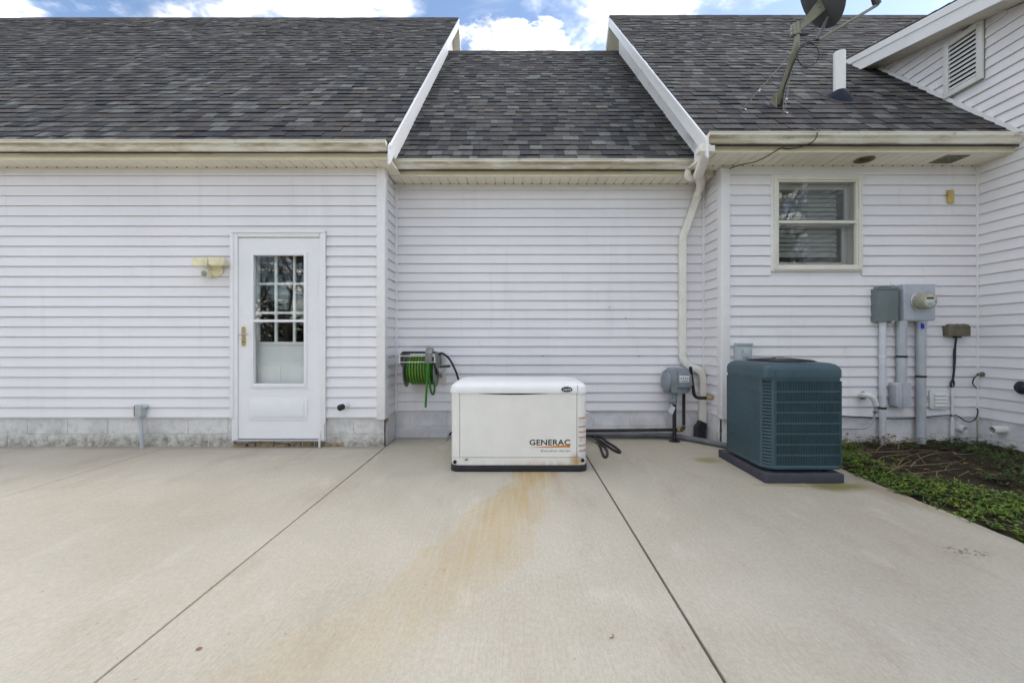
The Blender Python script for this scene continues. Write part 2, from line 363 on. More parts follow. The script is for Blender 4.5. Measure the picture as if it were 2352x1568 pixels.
M['pad'] = mk('pad_plastic', (0.055, 0.055, 0.070), 0.75, var=0.15, scale=10, bump=0.3, bscale=200)
M['hose'] = mk('green_hose', (0.035, 0.16, 0.015), 0.42, var=0.25, scale=9)
M['hose_stripe'] = mk('hose_stripe', (0.30, 0.29, 0.03), 0.45)
M['reel_grey'] = mk('reel_grey', (0.20, 0.20, 0.195), 0.42, 0.5, var=0.15)
M['reel_white'] = mk('reel_wire', (0.62, 0.60, 0.54), 0.45)
M['meter_grey'] = mk('meter_grey', (0.22, 0.25, 0.27), 0.5, var=0.15, scale=12, bump=0.1)
M['iron'] = mk('black_iron', (0.035, 0.03, 0.028), 0.6, 0.2, var=0.5, scale=25)
M['rusty'] = mk('rusty_iron', (0.11, 0.06, 0.03), 0.8, 0.1, var=0.6, scale=30)
M['pvc_grey'] = mk('grey_pvc', (0.46, 0.48, 0.51), 0.42, var=0.1, scale=7)
M['pvc_pale'] = mk('pale_pvc', (0.62, 0.63, 0.66), 0.42, var=0.1, scale=7)
M['pvc_dark'] = mk('dark_grey_pvc', (0.15, 0.155, 0.165), 0.5, var=0.2, scale=7)
M['pvc_white'] = mk('white_pvc', (0.72, 0.72, 0.70), 0.35, var=0.05)
M['pvc_bright'] = mk('vent_stack_pvc', (0.82, 0.82, 0.80), 0.4, var=0.03)
M['galv'] = mk('galvanised_box', (0.47, 0.51, 0.56), 0.5, 0.25, var=0.08, scale=14)
M['green_box'] = mk('green_grey_box', (0.16, 0.195, 0.195), 0.5, var=0.08)
M['pale_box'] = mk('pale_green_box', (0.40, 0.44, 0.43), 0.5, var=0.08)
M['meter_body'] = mk('meter_housing', (0.34, 0.33, 0.26), 0.3, var=0.08)
M['meter_face'] = mk('meter_face', (0.52, 0.51, 0.40), 0.4, var=0.05)
M['lcd'] = mk('display', (0.05, 0.055, 0.045), 0.2)
M['blue'] = mk('blue_sticker', (0.01, 0.03, 0.5), 0.5)
M['light_blue'] = mk('light_blue_print', (0.16, 0.36, 0.52), 0.5)
M['brown_box'] = mk('brown_plastic', (0.145, 0.125, 0.085), 0.6, var=0.25, scale=18)
M['yellowed'] = mk('yellowed_plastic', (0.76, 0.70, 0.47), 0.45, var=0.15, scale=14)
M['yellow_box'] = mk('yellow_plastic', (0.52, 0.40, 0.14), 0.5, var=0.15, scale=18)
M['lens'] = mk('sensor_lens', (0.26, 0.30, 0.34), 0.25)
M['dish'] = mk('dish_grey', (0.10, 0.10, 0.105), 0.45, 0.2, var=0.1)
M['mast'] = mk('mast_olive_grey', (0.24, 0.23, 0.17), 0.45, 0.3, var=0.15)
M['boot'] = mk('vent_boot', (0.022, 0.026, 0.045), 0.8, var=0.2, spec=0.15)
M['soffit_vent'] = mk('soffit_vent_dirty', (0.20, 0.20, 0.15), 0.8, var=0.5, scale=40)
M['lamp_brown'] = mk('lamp_trim_brown', (0.15, 0.115, 0.07), 0.5, var=0.4, scale=25)
def m_soil():
    g = G('garden_soil'); n = g.noise(6, 7, 0.65); f = g.noise(70, 4, 0.7)
    c = g.mix(g.rng(n, 0.3, 0.7), (0.026, 0.020, 0.014), (0.075, 0.057, 0.038)); c = g.mix(g.rng(f, 0.55, 0.72), c, (0.15, 0.105, 0.06))
    g.bump(g.math('ADD', n, f), 0.9, 0.03); return g.done(c, 0.95, 0, 0.2)
M['soil'] = m_soil()
M['lawn'] = mk('lawn', (0.065, 0.095, 0.025), 0.9, var=0.4, scale=3, bump=0.8, bscale=60)
def m_leaf():
    g = G('weed_leaf'); t = g.attr('tint'); n = g.noise(30, 3)
    c = g.mix(1.0, t, g.mix(g.rng(n, 0.3, 0.7), (0.75, 0.75, 0.75), (1.25, 1.25, 1.25)), 'MULTIPLY')
    g.b.inputs['Transmission Weight'].default_value = 0.0
    return g.done(c, 0.5, 0, 0.35)
M['leaf'] = m_leaf()
M['twig'] = mk('dry_twig', (0.23, 0.165, 0.10), 0.85, var=0.35, scale=20)
M['dry_leaf'] = mk('dry_leaf', (0.27, 0.15, 0.075), 0.8, var=0.4, scale=40)
M['bark'] = mk('bark', (0.15, 0.12, 0.09), 0.9, var=0.3, scale=8, bump=0.5, bscale=30)
M['wood'] = mk('bare_wood', (0.34, 0.22, 0.08), 0.8, var=0.3, scale=12)

# ------------------------------------------------------------------ the house: datum lines
W, MID, WING = 4.30, 4.71, 4.65            # left/right wall plane (Y), recessed wall plane (Y), wing side wall plane (X)
XL, XR = -1.325, 2.075                     # outer corners of the recess
ZB = 0.292                                 # lower edge of the siding
E = 0.1012                                 # siding exposure

house = thing('house', 'white vinyl-sided house with dark grey shingle roofs around a recessed middle section', 'house', (0, W, 0))

# ------------------------------------------------------------------ ground and patio
g = MB(); g.add([(-400, -400, -0.05), (400, -400, -0.05), (400, 400, -0.05), (-400, 400, -0.05)], [(0, 1, 2, 3)])
tag(g.build('lawn', M['lawn']), kind='structure')
patio = link('patio', None); tag(patio, 'pale broomed concrete patio with straight joints and a rust stain', kind='structure')
g = MB(); g.box(-13.9, 2.6, -12.9, 4.9, -0.045, -0.018); g.build('joint_bed', M['joint'], patio)
xs = [(-5.6, -3.5, 0.0026), (-3.5, -1.312, 0.0055), (-1.312, 0.652, 0.0055), (0.652, 2.72, 0.0055)]
rr = random.Random(4)
for i, (a, b, gp) in enumerate(xs):
    a2 = a + (0.0042 if i == 1 else gp); b2 = b - (0.0042 if i == 0 else gp)
    far = 4.36 if i < 2 else 4.78
    poly = [(a2, -3.4), (b2, -3.4)]
    if i == 3:
        y = -3.4; wav = 0.0
        while y < 4.32:
            y += 0.05; wav = wav * 0.86 + rr.uniform(-0.008, 0.008); poly.append((b2 + wav + 0.025 * math.sin(y * 1.9), y))
        poly += [(2.6, 4.36), (2.3, 4.78)]
    else: poly += [(b2, far)]
    poly += [(a2, far)]
    MB().prism(poly, 'z', -0.12, 0.0).build('slab', M['concrete'], patio, bevel=0.002, seg=1)
MB().box(-14.0, -5.604, -3.4, 4.36, -0.12, 0.0).build('slab', M['concrete'], patio, bevel=0.002, seg=1)
for a, b in ((-14.0, -9.0), (-9.0, -4.0), (-4.0, 1.0), (1.0, 6.0)):
    for c, d in ((-13.0, -8.2), (-8.2, -3.408)): MB().box(a + 0.004, b - 0.004, c, d - 0.008, -0.12, 0.0).build('slab', M['concrete'], patio, bevel=0.002, seg=1)

# soil bed between patio and wing
rr = random.Random(8); g = MB(); nx, ny = 60, 70
def soil_z(x, y): return 0.012 + 0.02 * math.sin(x * 7 + y * 3) * math.sin(y * 6 - x * 2) + 0.035 * max(0, min(1, (y - 3.2) / 1.0)) - 0.03 * max(0, 1 - (x - 2.68) / 0.12)
vs_ = []
for j in range(ny + 1):
    for i in range(nx + 1):
        x = 2.66 + (4.70 - 2.66) * i / nx; y = -3.0 + (4.34 + 3.0) * j / ny
        vs_.append((x, y, soil_z(x, y) + rr.uniform(-0.008, 0.008)))
g.add(vs_, [(j * (nx + 1) + i, j * (nx + 1) + i + 1, (j + 1) * (nx + 1) + i + 1, (j + 1) * (nx + 1) + i) for j in range(ny) for i in range(nx)])
tag(g.build('soil', M['soil'], smooth=60), kind='structure')

# ------------------------------------------------------------------ walls with siding planks
def backing(x0, x1, z0, z1, y0, y1, holes=()):
    g = MB(); zs = sorted({z0, z1, *[h[2] for h in holes], *[h[3] for h in holes]})
    for a, b in zip(zs, zs[1:]):
        cuts = [(h[0], h[1]) for h in holes if h[2] <= a and h[3] >= b]; x = x0
        for c0, c1 in sorted(cuts): g.box(x, c0, y0, y1, a, b); x = c1
        g.box(x, x1, y0, y1, a, b)
    return g
def siding(wall, axis, plane, sgn, a0, a1, z0, z1, holes=(), seams=(), limit=None):
    """planks on a wall; axis = direction they run in, plane = wall face, sgn = outward side"""
    k = 0; z = z0; cr = random.Random(int(plane * 1000) + int(a0 * 10))
    while z < z1 - 0.01:
        top = min(E, z1 - z); lo, hi = a0, a1
        if limit: lo, hi = limit(z + top * 0.5, a0, a1)
        if hi - lo > 0.03:
            zc = z + top / 2; ivs = [(lo, hi)]
            for h in holes:
                if h[2] < zc < h[3]:
                    ivs = [p for iv in ivs for p in ((iv[0], min(iv[1], h[0])), (max(iv[0], h[1]), iv[1])) if p[1] - p[0] > 0.01]
            for q_ in (range(4) if axis == 'x' else ()):
                sx = a0 + 0.7 + ((k // 2) * 1.37 + q_ * 3.66) % 7.3
                ivs = [p for iv in ivs for p in (((iv[0], sx - 0.0006), (sx + 0.0006, iv[1])) if iv[0] + 0.15 < sx < iv[1] - 0.15 else (iv,))]
            for sx, kk in seams:
                if k in kk: ivs = [p for iv in ivs for p in (((iv[0], sx - 0.0008), (sx + 0.0008, iv[1])) if iv[0] < sx < iv[1] else (iv,))]
            for a, b in ivs:
                w = cr.uniform(-0.0012, 0.0012); d = cr.uniform(-0.0011, 0.0011)
                poly = [(0, 0.0065 + w), (0.0175 + d, 0.0065 + w), (0.018 + d, 0.014 + w), (0.004, top + 0.001), (0, top + 0.001)]
                if axis == 'x': pl = [(plane + sgn * p, z + q) for p, q in poly]; g = MB().prism(pl, 'x', a, b)
                else: pl = [(plane + sgn * p, z + q) for p, q in poly]; g = MB().prism(pl, 'y', a, b)
                g.build('siding_plank', M['siding'], wall)
        z += E; k += 1
DOOR = (-2.842, -1.917, ZB - 0.004, 2.156); WIN = (2.559, 3.478, 1.762, 2.728)
wl_ = backing(-10.5, XL - 0.006, ZB - 0.004, 2.80, W + 0.001, W + 0.13, [DOOR]).build('wall', M['siding'], house)
siding(wl_, 'x', W, -1, -10.5, XL - 0.07, ZB, 2.80, [DOOR], [(-4.1, (3, 9, 15, 21)), (-6.8, (1, 7, 13)), (-3.25, (5, 11))])
wm = backing(XL - 0.1, XR + 0.1, ZB - 0.004, 2.79, MID + 0.001, MID + 0.13).build('wall', M['siding'], house)
siding(wm, 'x', MID, -1, XL + 0.022, XR - 0.022, ZB, 2.79, [], [(0.9, (2, 12)), (-0.4, (7, 17))])
wr = backing(XR + 0.006, WING + 0.1, ZB - 0.004, 2.82, W + 0.001, W + 0.13, [WIN]).build('wall', M['siding'], house)
siding(wr, 'x', W, -1, XR + 0.068, WING - 0.022, ZB + 0.006, 2.82, [WIN], [(3.85, (21, 22)), (4.10, (13, 14)), (2.9, (3, 9)), (3.3, (6,))])
w1 = MB().box(XL - 0.13, XL - 0.012, W + 0.131, MID, ZB - 0.004, 2.80).build('wall', M['siding'], house)
siding(w1, 'y', XL - 0.012, 1, W + 0.075, MID - 0.02, ZB, 2.80)
w2 = MB().box(XR + 0.012, XR + 0.13, W + 0.131, MID, ZB - 0.004, 2.82).build('wall', M['siding'], house)
siding(w2, 'y', XR + 0.012, -1, W + 0.075, MID - 0.02, ZB, 2.82)
# wing side wall rising above the right-hand roof
def wing_top(y): return 3.165 + 0.255 * y
wwp = [(1.8, ZB - 0.004), (W, ZB - 0.004), (W, 3.05), (5.55, 4.35), (5.55, wing_top(5.55)), (1.8, wing_top(1.8))]
ww = MB().prism(wwp, 'x', WING + 0.001, WING + 0.13).build('wall', M['siding'], house)
def wing_lim(z, a, b):
    lo, hi = 1.8, W
    if z > 2.9: hi = 4.10 + (z - 2.98) / 1.03
    if z > wing_top(1.8): lo = (z - 3.165) / 0.255
    return lo, min(hi, 5.5)
VENT = (4.215, 4.60, 3.66, 4.25)
siding(ww, 'y', WING, -1, 1.8, W, ZB + 0.006, 4.6, [VENT], [], wing_lim)

for px, py in ((1247, 817.5), (1468, 817.5), (1437, 729.5), (1400, 705)):
    q = at(px, py, MID - 0.018); MB().lathe([(0.006, 0), (0.006, 0.004), (0.002, 0.006)], (q.x, MID - 0.015, q.z), (0, -1, 0), 8).build('nail_head', M['rusty'], house)
def post(cx, cy, sx):
    """outside corner post: an L of two flats with its arris at (cx, cy)"""
    w = 0.072; t = 0.026
    poly = [(cx, cy - t), (cx + sx * w, cy - t), (cx + sx * w, cy), (cx + sx * 0.008, cy), (cx + sx * 0.008, cy + w), (cx - sx * 0.014, cy + w), (cx - sx * 0.014, cy - t + 0.006), (cx - sx * 0.008, cy - t)]
    return MB().prism(poly, 'z', ZB - 0.012, 2.80).build('corner_post', M['post'], house, bevel=0.003, seg=2)
post(XL, W, -1); post(XR, W, 1)
for x0, x1, y0, y1, zt in ((XL - 0.012, XL + 0.022, MID - 0.024, MID, 2.79), (XR - 0.022, XR + 0.012, MID - 0.024, MID, 2.79), (WING - 0.026, WING + 0.0, W - 0.028, W, 2.82)):
    MB().box(x0, x1, y0, y1, ZB - 0.008, zt).build('inside_corner_trim', M['post'], house, bevel=0.003)
# bare end of sheathing under the corner post, wall starter strip
MB().box(XL + 0.0, XL + 0.018, W + 0.03, W + 0.075, ZB - 0.05, ZB - 0.013).build('sheathing_end', M['wood'], house)

# ------------------------------------------------------------------ foundation blocks
def foundation(x0, x1, plane, sgn, axis, mat, off, zt=ZB + 0.002, bl=0.405, gap=0.004, deep=0.13):
    """a run of blocks; sgn = the outward side of the face"""
    mort = MB(); fy = lambda d: plane - sgn * d
    if axis == 'x': mort.box(x0, x1, fy(0.010), fy(deep), -0.1, zt - 0.002)
    else: mort.box(fy(0.010), fy(deep), x0, x1, -0.1, zt - 0.002)
    f = mort.build('foundation', M['mortar'], house); rows = [(zt - 0.165, zt), (zt - 0.165 - 0.2, zt - 0.165 - gap)]
    cr = random.Random(int(x0 * 77))
    for r, (za, zb) in enumerate(rows):
        x = x0 - off - (bl / 2 if r else 0)
        while x < x1:
            a, b = max(x + gap / 2, x0), min(x + bl - gap / 2, x1)
            if b - a > 0.004:
                j = cr.uniform(-0.002, 0.002); g = MB()
                if axis == 'x': g.box(a, b, fy(0.006 + j), fy(0.05), za, zb)
                else: g.box(fy(0.006 + j), fy(0.05), a, b, za, zb)
                g.build('block', mat, f, bevel=0.003, seg=1)
            x += bl
    return f
foundation(-10.5, -2.845, W, -1, 'x', M['block'], 0.1)
foundation(-1.915, XL - 0.004, W, -1, 'x', M['block'], 0.13)
foundation(XL - 0.05, XR + 0.05, MID, -1, 'x', M['block_paint'], 0.2, gap=0.003)
foundation(XR + 0.004, WING, W, -1, 'x', M['block_paint'], 0.07, gap=0.003)
foundation(W + 0.051, MID - 0.002, XL + 0.002, 1, 'y', M['block_paint'], 0.3, gap=0.003, deep=0.08)
foundation(W + 0.051, MID - 0.002, XR - 0.002, -1, 'y', M['block_paint'], 0.3, gap=0.003, deep=0.08)
foundation(1.8, W, WING, -1, 'y', M['block_paint'], 0.05, gap=0.004)
foundation(WING + 0.131, 8.5, 1.8, -1, 'x', M['block_paint'], 0.05, gap=0.004)
# rubble under the door and along the weathered base
thr = MB().box(DOOR[0], DOOR[1], W + 0.03, W + 0.12, -0.1, 0.075).build('foundation', M['mortar'], house)
cr = random.Random(5); x = DOOR[0] - 0.55
while x < DOOR[1] + 0.05:
    w = cr.uniform(0.07, 0.2); y0 = W - 0.004 + cr.uniform(0, 0.02); hgt = cr.uniform(0.03, 0.066) if x > DOOR[0] else cr.uniform(0.015, 0.04)
    MB().box(x, x + w, y0, W + 0.06, -0.05, hgt).build('stone', M['stone'], thr, bevel=0.012)
    x += w + cr.uniform(0.002, 0.02)

# ------------------------------------------------------------------ roofs
TINTS = [(0.080, 0.079, 0.080), (0.060, 0.061, 0.068), (0.048, 0.050, 0.056), (0.088, 0.080, 0.076), (0.073, 0.067, 0.065), (0.110, 0.112, 0.110), (0.142, 0.147, 0.142), (0.096, 0.097, 0.096), (0.070, 0.071, 0.074)]
TW = [15, 15, 10, 13, 10, 12, 8, 13, 10]
WIDTHS = [0.085, 0.105, 0.12, 0.135, 0.155, 0.185]
EXP = 0.14
shingle_cache = {}
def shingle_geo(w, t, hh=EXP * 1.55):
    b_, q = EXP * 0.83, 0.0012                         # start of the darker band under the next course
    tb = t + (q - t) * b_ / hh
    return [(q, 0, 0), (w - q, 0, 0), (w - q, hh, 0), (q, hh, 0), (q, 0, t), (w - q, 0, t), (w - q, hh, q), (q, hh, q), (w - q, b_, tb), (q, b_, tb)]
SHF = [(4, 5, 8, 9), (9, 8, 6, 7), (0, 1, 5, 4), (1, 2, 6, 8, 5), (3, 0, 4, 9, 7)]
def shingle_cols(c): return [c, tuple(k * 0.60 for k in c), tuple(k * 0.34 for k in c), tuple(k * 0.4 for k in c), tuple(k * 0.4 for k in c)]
BOXF = [(0, 3, 2, 1), (4, 5, 6, 7), (0, 1, 5, 4), (1, 2, 6, 5), (2, 3, 7, 6), (3, 0, 4, 7)]
def shingled(roof, x0, x1, Y0, z0, Yr, zr, near, near_x, seed, clip=None):
    cr = random.Random(seed); th = math.atan2(zr - z0, Yr - Y0); L = math.hypot(zr - z0, Yr - Y0)
    d = Vector((0, math.cos(th), math.sin(th))); n = Vector((0, -math.sin(th), math.cos(th))); o = Vector((0, Y0, z0))
    field = MB(); i = 0; u0 = 0.0
    while u0 < L - 0.03:
        a, b = (x0, x1) if clip is None else clip(Y0 + d.y * (u0 + 0.05), x0, x1)
        x = a - cr.uniform(0, 0.2); sag = cr.uniform(-0.003, 0.003); last = -1
        while x < b:
            wi = cr.randrange(len(WIDTHS)); w = WIDTHS[wi]; ti = cr.choices(range(len(TINTS)), TW)[0]
            if ti == last: ti = cr.randrange(len(TINTS))
            last = ti; t = cr.choice((0.009, 0.011, 0.015)); lift = 0.0015 * math.sin(x * 2.1 + i * 0.4) + cr.uniform(0, 0.0008)
            xa, xb = max(x, a), min(x + w, b)
            if xb - xa > 0.012:
                du = u0 + sag + 0.002 * math.sin(x * 3 + i) + cr.uniform(-0.0012, 0.0012)
                if i < near and near_x[0] < xa < near_x[1] and abs((xb - xa) - w) < 1e-6:
                    key = (wi, ti, t)
                    if key not in shingle_cache:
                        me = bpy.data.meshes.new('shingle'); me.from_pydata(shingle_geo(w, t), [], SHF)
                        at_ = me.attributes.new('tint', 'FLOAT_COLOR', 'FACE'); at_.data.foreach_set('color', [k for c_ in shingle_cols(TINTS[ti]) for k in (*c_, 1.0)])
                        me.materials.append(M['shingle']); shingle_cache[key] = me
                    s = link('shingle', shingle_cache[key], roof)
                    p = o + d * du + n * (0.002 + lift); s.location = Vector((xa, p.y, p.z)) - wloc(roof); s.rotation_euler = (th, 0, 0)
                else:
                    vs = []
                    for (lx, lu, lh) in shingle_geo(xb - xa, t):
                        p = o + d * (du + min(lu, L - du)) + n * (lh + 0.002 + lift); vs.append((xa + lx, p.y, p.z))
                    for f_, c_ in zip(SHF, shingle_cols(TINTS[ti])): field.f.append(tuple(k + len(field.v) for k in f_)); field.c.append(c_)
                    field.v += vs
            x += w
        u0 += EXP; i += 1
    # ridge caps
    a, b = (x0, x1) if clip is None else clip(Yr, x0, x1); x = a
    while x < b:
        w = min(0.16, b - x); ti = cr.randrange(5); k = 0.012 + cr.uniform(0, 0.004)
        poly = [(Yr - 0.12 * d.y, zr - 0.12 * d.z + 0.018), (Yr, zr + 0.03 + k), (Yr + 0.12 * d.y, zr - 0.12 * d.z + 0.018), (Yr, zr - 0.005)]
        field.prism(poly, 'x', x, x + w - 0.001, TINTS[ti]); x += w
    tag(field.build('shingle_field', M['shingle'], roof, recalc=False), kind='stuff')
def deck(x0, x1, Y0, z0, Yr, zr, thick=0.10):
    yb = 2 * Yr - Y0
    poly = [(Y0, z0 - 0.004), (Yr, zr - 0.004), (yb, z0 - 0.004), (yb, z0 - thick), (Yr, zr - thick * 1.45), (Y0, z0 - thick)]
    return MB().prism(poly, 'x', x0, x1).build('roof', M['deck'], house)
RL = (4.055, 2.945, 8.86, 7.74); RM = (4.425, 2.925, 7.92, 6.41); RR = (3.93, 2.955, 7.97, 7.11)
XRL, XRR = -1.205, 1.755
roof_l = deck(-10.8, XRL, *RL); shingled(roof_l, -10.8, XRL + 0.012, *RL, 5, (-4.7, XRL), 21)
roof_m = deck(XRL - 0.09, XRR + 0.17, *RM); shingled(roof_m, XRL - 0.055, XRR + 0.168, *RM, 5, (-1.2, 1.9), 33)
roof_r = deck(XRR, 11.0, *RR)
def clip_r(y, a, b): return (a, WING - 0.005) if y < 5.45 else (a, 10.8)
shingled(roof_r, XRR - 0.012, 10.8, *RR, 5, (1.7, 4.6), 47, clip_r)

# rake boards, flashings and gable walls of the two taller roofs
def rake(X, sx, Rf, low=0.0):
    Y0, z0, Yr, zr = Rf; yb = 2 * Yr - Y0; hgt = 0.175; t = 0.022
    def band(ya, za, yb_, zb_, top, bot): return [(ya, za - bot), (yb_, zb_ - bot), (yb_, zb_ - top), (ya, za - top)]
    MB().prism(band(Y0 - 0.055, z0 - 0.055, Yr, zr, -0.004, hgt), 'x', X + sx * 0.001, X + sx * t).build('rake_board', M['rake'], house, bevel=0.003, seg=1)
    MB().prism(band(Yr, zr, yb, z0, -0.004, hgt), 'x', X + sx * 0.001, X + sx * t).build('rake_board', M['rake'], house, bevel=0.003, seg=1)
    MB().prism(band(Y0 - 0.05, z0 - 0.05, Yr, zr, -0.008, 0.03), 'x', X + sx * (t + 0.0005), X + sx * (t + 0.012)).build('drip_edge', M['rake'], house)
rake(XRL, 1, RL); rake(XRR, -1, RR)
def gable(X0, X1, Rf, wy):
    Y0, z0, Yr, zr = Rf
    poly = [(wy, 2.7), (2 * Yr - wy, 2.7), (2 * Yr - wy, z0 + (wy - Y0) - 0.16), (Yr, zr - 0.16), (wy, z0 + (wy - Y0) - 0.16)]
    return MB().prism(poly, 'x', X0, X1).build('gable_wall', M['siding'], house)
gable(XL - 0.13, XL - 0.012, RL, W + 0.03); gable(XR + 0.012, XR + 0.13, RR, W + 0.03)
# soffit strips under the rear rakes (seen past the low ridge)
for xa, xb, Rf in ((XL - 0.02, XRL + 0.0, RL), (XRR, XR + 0.02, RR)):
    Y0, z0, Yr, zr = Rf; s = MB(); pz = 0.165; k = (zr - z0) / (Yr - Y0)
    so = MB().prism([(Yr, zr - pz), (2 * Yr - Y0, z0 - pz), (2 * Yr - Y0, z0 - pz + 0.01), (Yr, zr - pz + 0.01)], 'x', xa, xb).build('soffit', M['soffit'], house)
    for i in range(9):
        ya = Yr + 0.02 + i * 0.21; MB().prism([(ya, zr - pz - k * (ya - Yr) - 0.006), (ya + 0.2, zr - pz - k * (ya + 0.2 - Yr) - 0.006), (ya + 0.2, zr - pz - k * (ya + 0.2 - Yr) - 0.001), (ya, zr - pz - k * (ya - Yr) - 0.001)], 'x', xa, xb).build('soffit_panel', M['soffit'], so)
    s = MB().prism([(Y0 + 0.4, z0 + 0.4 * k - pz), (Yr, zr - pz), (Yr, zr - pz + 0.01), (Y0 + 0.4, z0 + 0.4 * k - pz + 0.01)], 'x', xa, xb).build('soffit', M['soffit'], house)
def rf_(y, Rf): return Rf[1] + (y - Rf[0]) * (Rf[3] - Rf[1]) / (Rf[2] - Rf[0])
# step flashing where the middle roof dies into the gables
def flashing(X, sx, top, lay, cap):
    ya, yb = RM[0] - 0.04, RM[2] - 0.06
    zf = lambda y: RM[1] + (y - RM[0]) * (RM[3] - RM[1]) / (RM[2] - RM[0])
    cuts = [ya] + lay + [yb]
    for i, (a, b) in enumerate(zip(cuts, cuts[1:])):
        poly = [(a, zf(a) + 0.012), (b, zf(b) + 0.012), (b, min(zf(b) + top, rf_(b, cap) - 0.02)), (a, min(zf(a) + top, rf_(a, cap) - 0.02))]
        MB().prism(poly, 'x', X + sx * 0.002 * (i % 2), X + sx * (0.012 + 0.002 * (i % 2))).build('flashing', M['flash'] if sx < 0 else M['rake'], house, bevel=0.002, seg=1)
flashing(XRR + 0.155, -1, 0.36, [4.9, 6.75], RR); flashing(XRL - 0.055, 1, 0.30, [6.6], RL)
zl_ = lambda y: RL[1] + (y - RL[0]) * (RL[3] - RL[1]) / (RL[2] - RL[0])
zq_ = lambda y: RR[1] + (y - RR[0]) * (RR[3] - RR[1]) / (RR[2] - RR[0])
zm_ = lambda y: RM[1] + (y - RM[0]) * (RM[3] - RM[1]) / (RM[2] - RM[0])
for xa, xb, zf in ((XRR + 0.170, XR + 0.011, zq_), (XL - 0.011, XRL - 0.058, zl_)):
    MB().prism([(4.42, zm_(4.42) - 0.05), (7.9, zm_(7.9) - 0.05), (7.9, min(zm_(7.9) + 0.5, zf(7.9) - 0.16)), (4.42, zf(4.42) - 0.16)], 'x', xa, xb).build('gable_wall', M['siding'], house)

# fascia, soffits, gutters
def eave(x0, x1, Yf, zs, wall_y, n0, mark=0):
    MB().box(x0, x1, Yf, Yf + 0.018, zs - 0.001, zs + 0.15).build('fascia', M['fascia'], house, bevel=0.003, seg=1)
    so = MB().box(x0, x1, Yf + 0.021, wall_y + 0.12, zs + 0.012, zs + 0.03).build('soffit', M['soffit'], house)
    x = x0; k = 0
    while x < x1 - 0.01:
        b = min(x + 0.1, x1)
        MB().box(x + 0.003, b - 0.003, Yf + 0.019, wall_y - 0.021, zs + (0.0 if k % 3 else 0.0015), zs + 0.0115).build('soffit_panel', M['soffit'], so, bevel=0.0015, seg=1)
        x += 0.1; k += 1
    MB().box(x0 + 0.02, x1 - 0.02, wall_y - 0.018, wall_y + 0.0, zs - 0.010, zs + 0.011).build('soffit_channel', M['soffit'], house)
    holes = MB(); x = x0 + 0.1
    while x < x1:
        holes.box(x - 0.006, x + 0.006, wall_y - 0.027, wall_y - 0.0185, zs - 0.004, zs + 0.010); x += 0.1
    tag(holes.build('weep_notches', M['vent_dark'], so), kind='stuff')
def gutter(x0, x1, Yf, zt, ends=(True, True)):
    o = [(0, 0), (0, -0.085), (-0.066, -0.085), (-0.074, -0.074), (-0.078, -0.060), (-0.088, -0.046), (-0.104, -0.037), (-0.112, -0.027), (-0.113, -0.010), (-0.118, -0.008), (-0.118, 0.0)]
    i = [(-0.104, 0.0), (-0.104, -0.024), (-0.084, -0.038), (-0.072, -0.055), (-0.064, -0.080), (-0.004, -0.080), (-0.004, 0.0)]
    pl = [(Yf - 0.001 + p, zt + q) for p, q in o + i]
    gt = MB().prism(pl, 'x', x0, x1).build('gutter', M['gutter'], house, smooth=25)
    for fl, x in zip(ends, (x0, x1)):
        if fl:
            MB().prism([(Yf - 0.001 + p * 1.02, zt + q + 0.002) for p, q in o], 'x', x - 0.002, x + 0.002).build('end_cap', M['gutter'], gt)
    x = x0 + 0.35
    while x < x1 - 0.1:
        MB().box(x, x + 0.012, Yf - 0.108, Yf - 0.002, zt - 0.006, zt + 0.003).build('hanger', M['trim'], gt); x += 0.62
    return gt
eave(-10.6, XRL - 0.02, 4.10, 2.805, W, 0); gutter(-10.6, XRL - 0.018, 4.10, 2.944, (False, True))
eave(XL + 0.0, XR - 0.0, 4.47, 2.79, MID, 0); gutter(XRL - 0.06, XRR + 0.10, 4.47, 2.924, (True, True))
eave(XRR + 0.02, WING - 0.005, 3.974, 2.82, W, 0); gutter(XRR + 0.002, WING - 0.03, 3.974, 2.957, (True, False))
# return soffits beside the recess
MB().box(XL - 0.02, XRL + 0.0, 4.121, 4.47, 2.80, 2.812).build('soffit', M['soffit'], house)
MB().prism([(4.055, 2.79), (4.12, 2.79), (4.12, 2.93), (4.055, 2.93)], 'x', XRL - 0.019, XRL + 0.0).build('fascia_return', M['trim'], house)
MB().box(XRR + 0.0, XRR + 0.019, 3.93, 4.2, 2.80, 2.93).build('fascia_return', M['trim'], house)
# soffit vent panel
vy0, vy1 = 4.02, 4.22
sv = MB().box(xat(2135, 4.2), xat(2235, 4.05) - 0.05, vy0 + 0.01, vy1 - 0.01, 2.813, 2.8185).build('soffit_vent', M['soffit_vent'], house)
for i in range(9):
    yy = vy0 + 0.02 + i * 0.019; MB().box(xat(2135, 4.2) + 0.01, xat(2235, 4.05) - 0.06, yy, yy + 0.009, 2.809, 2.8128).build('slat', M['soffit_vent'], sv)

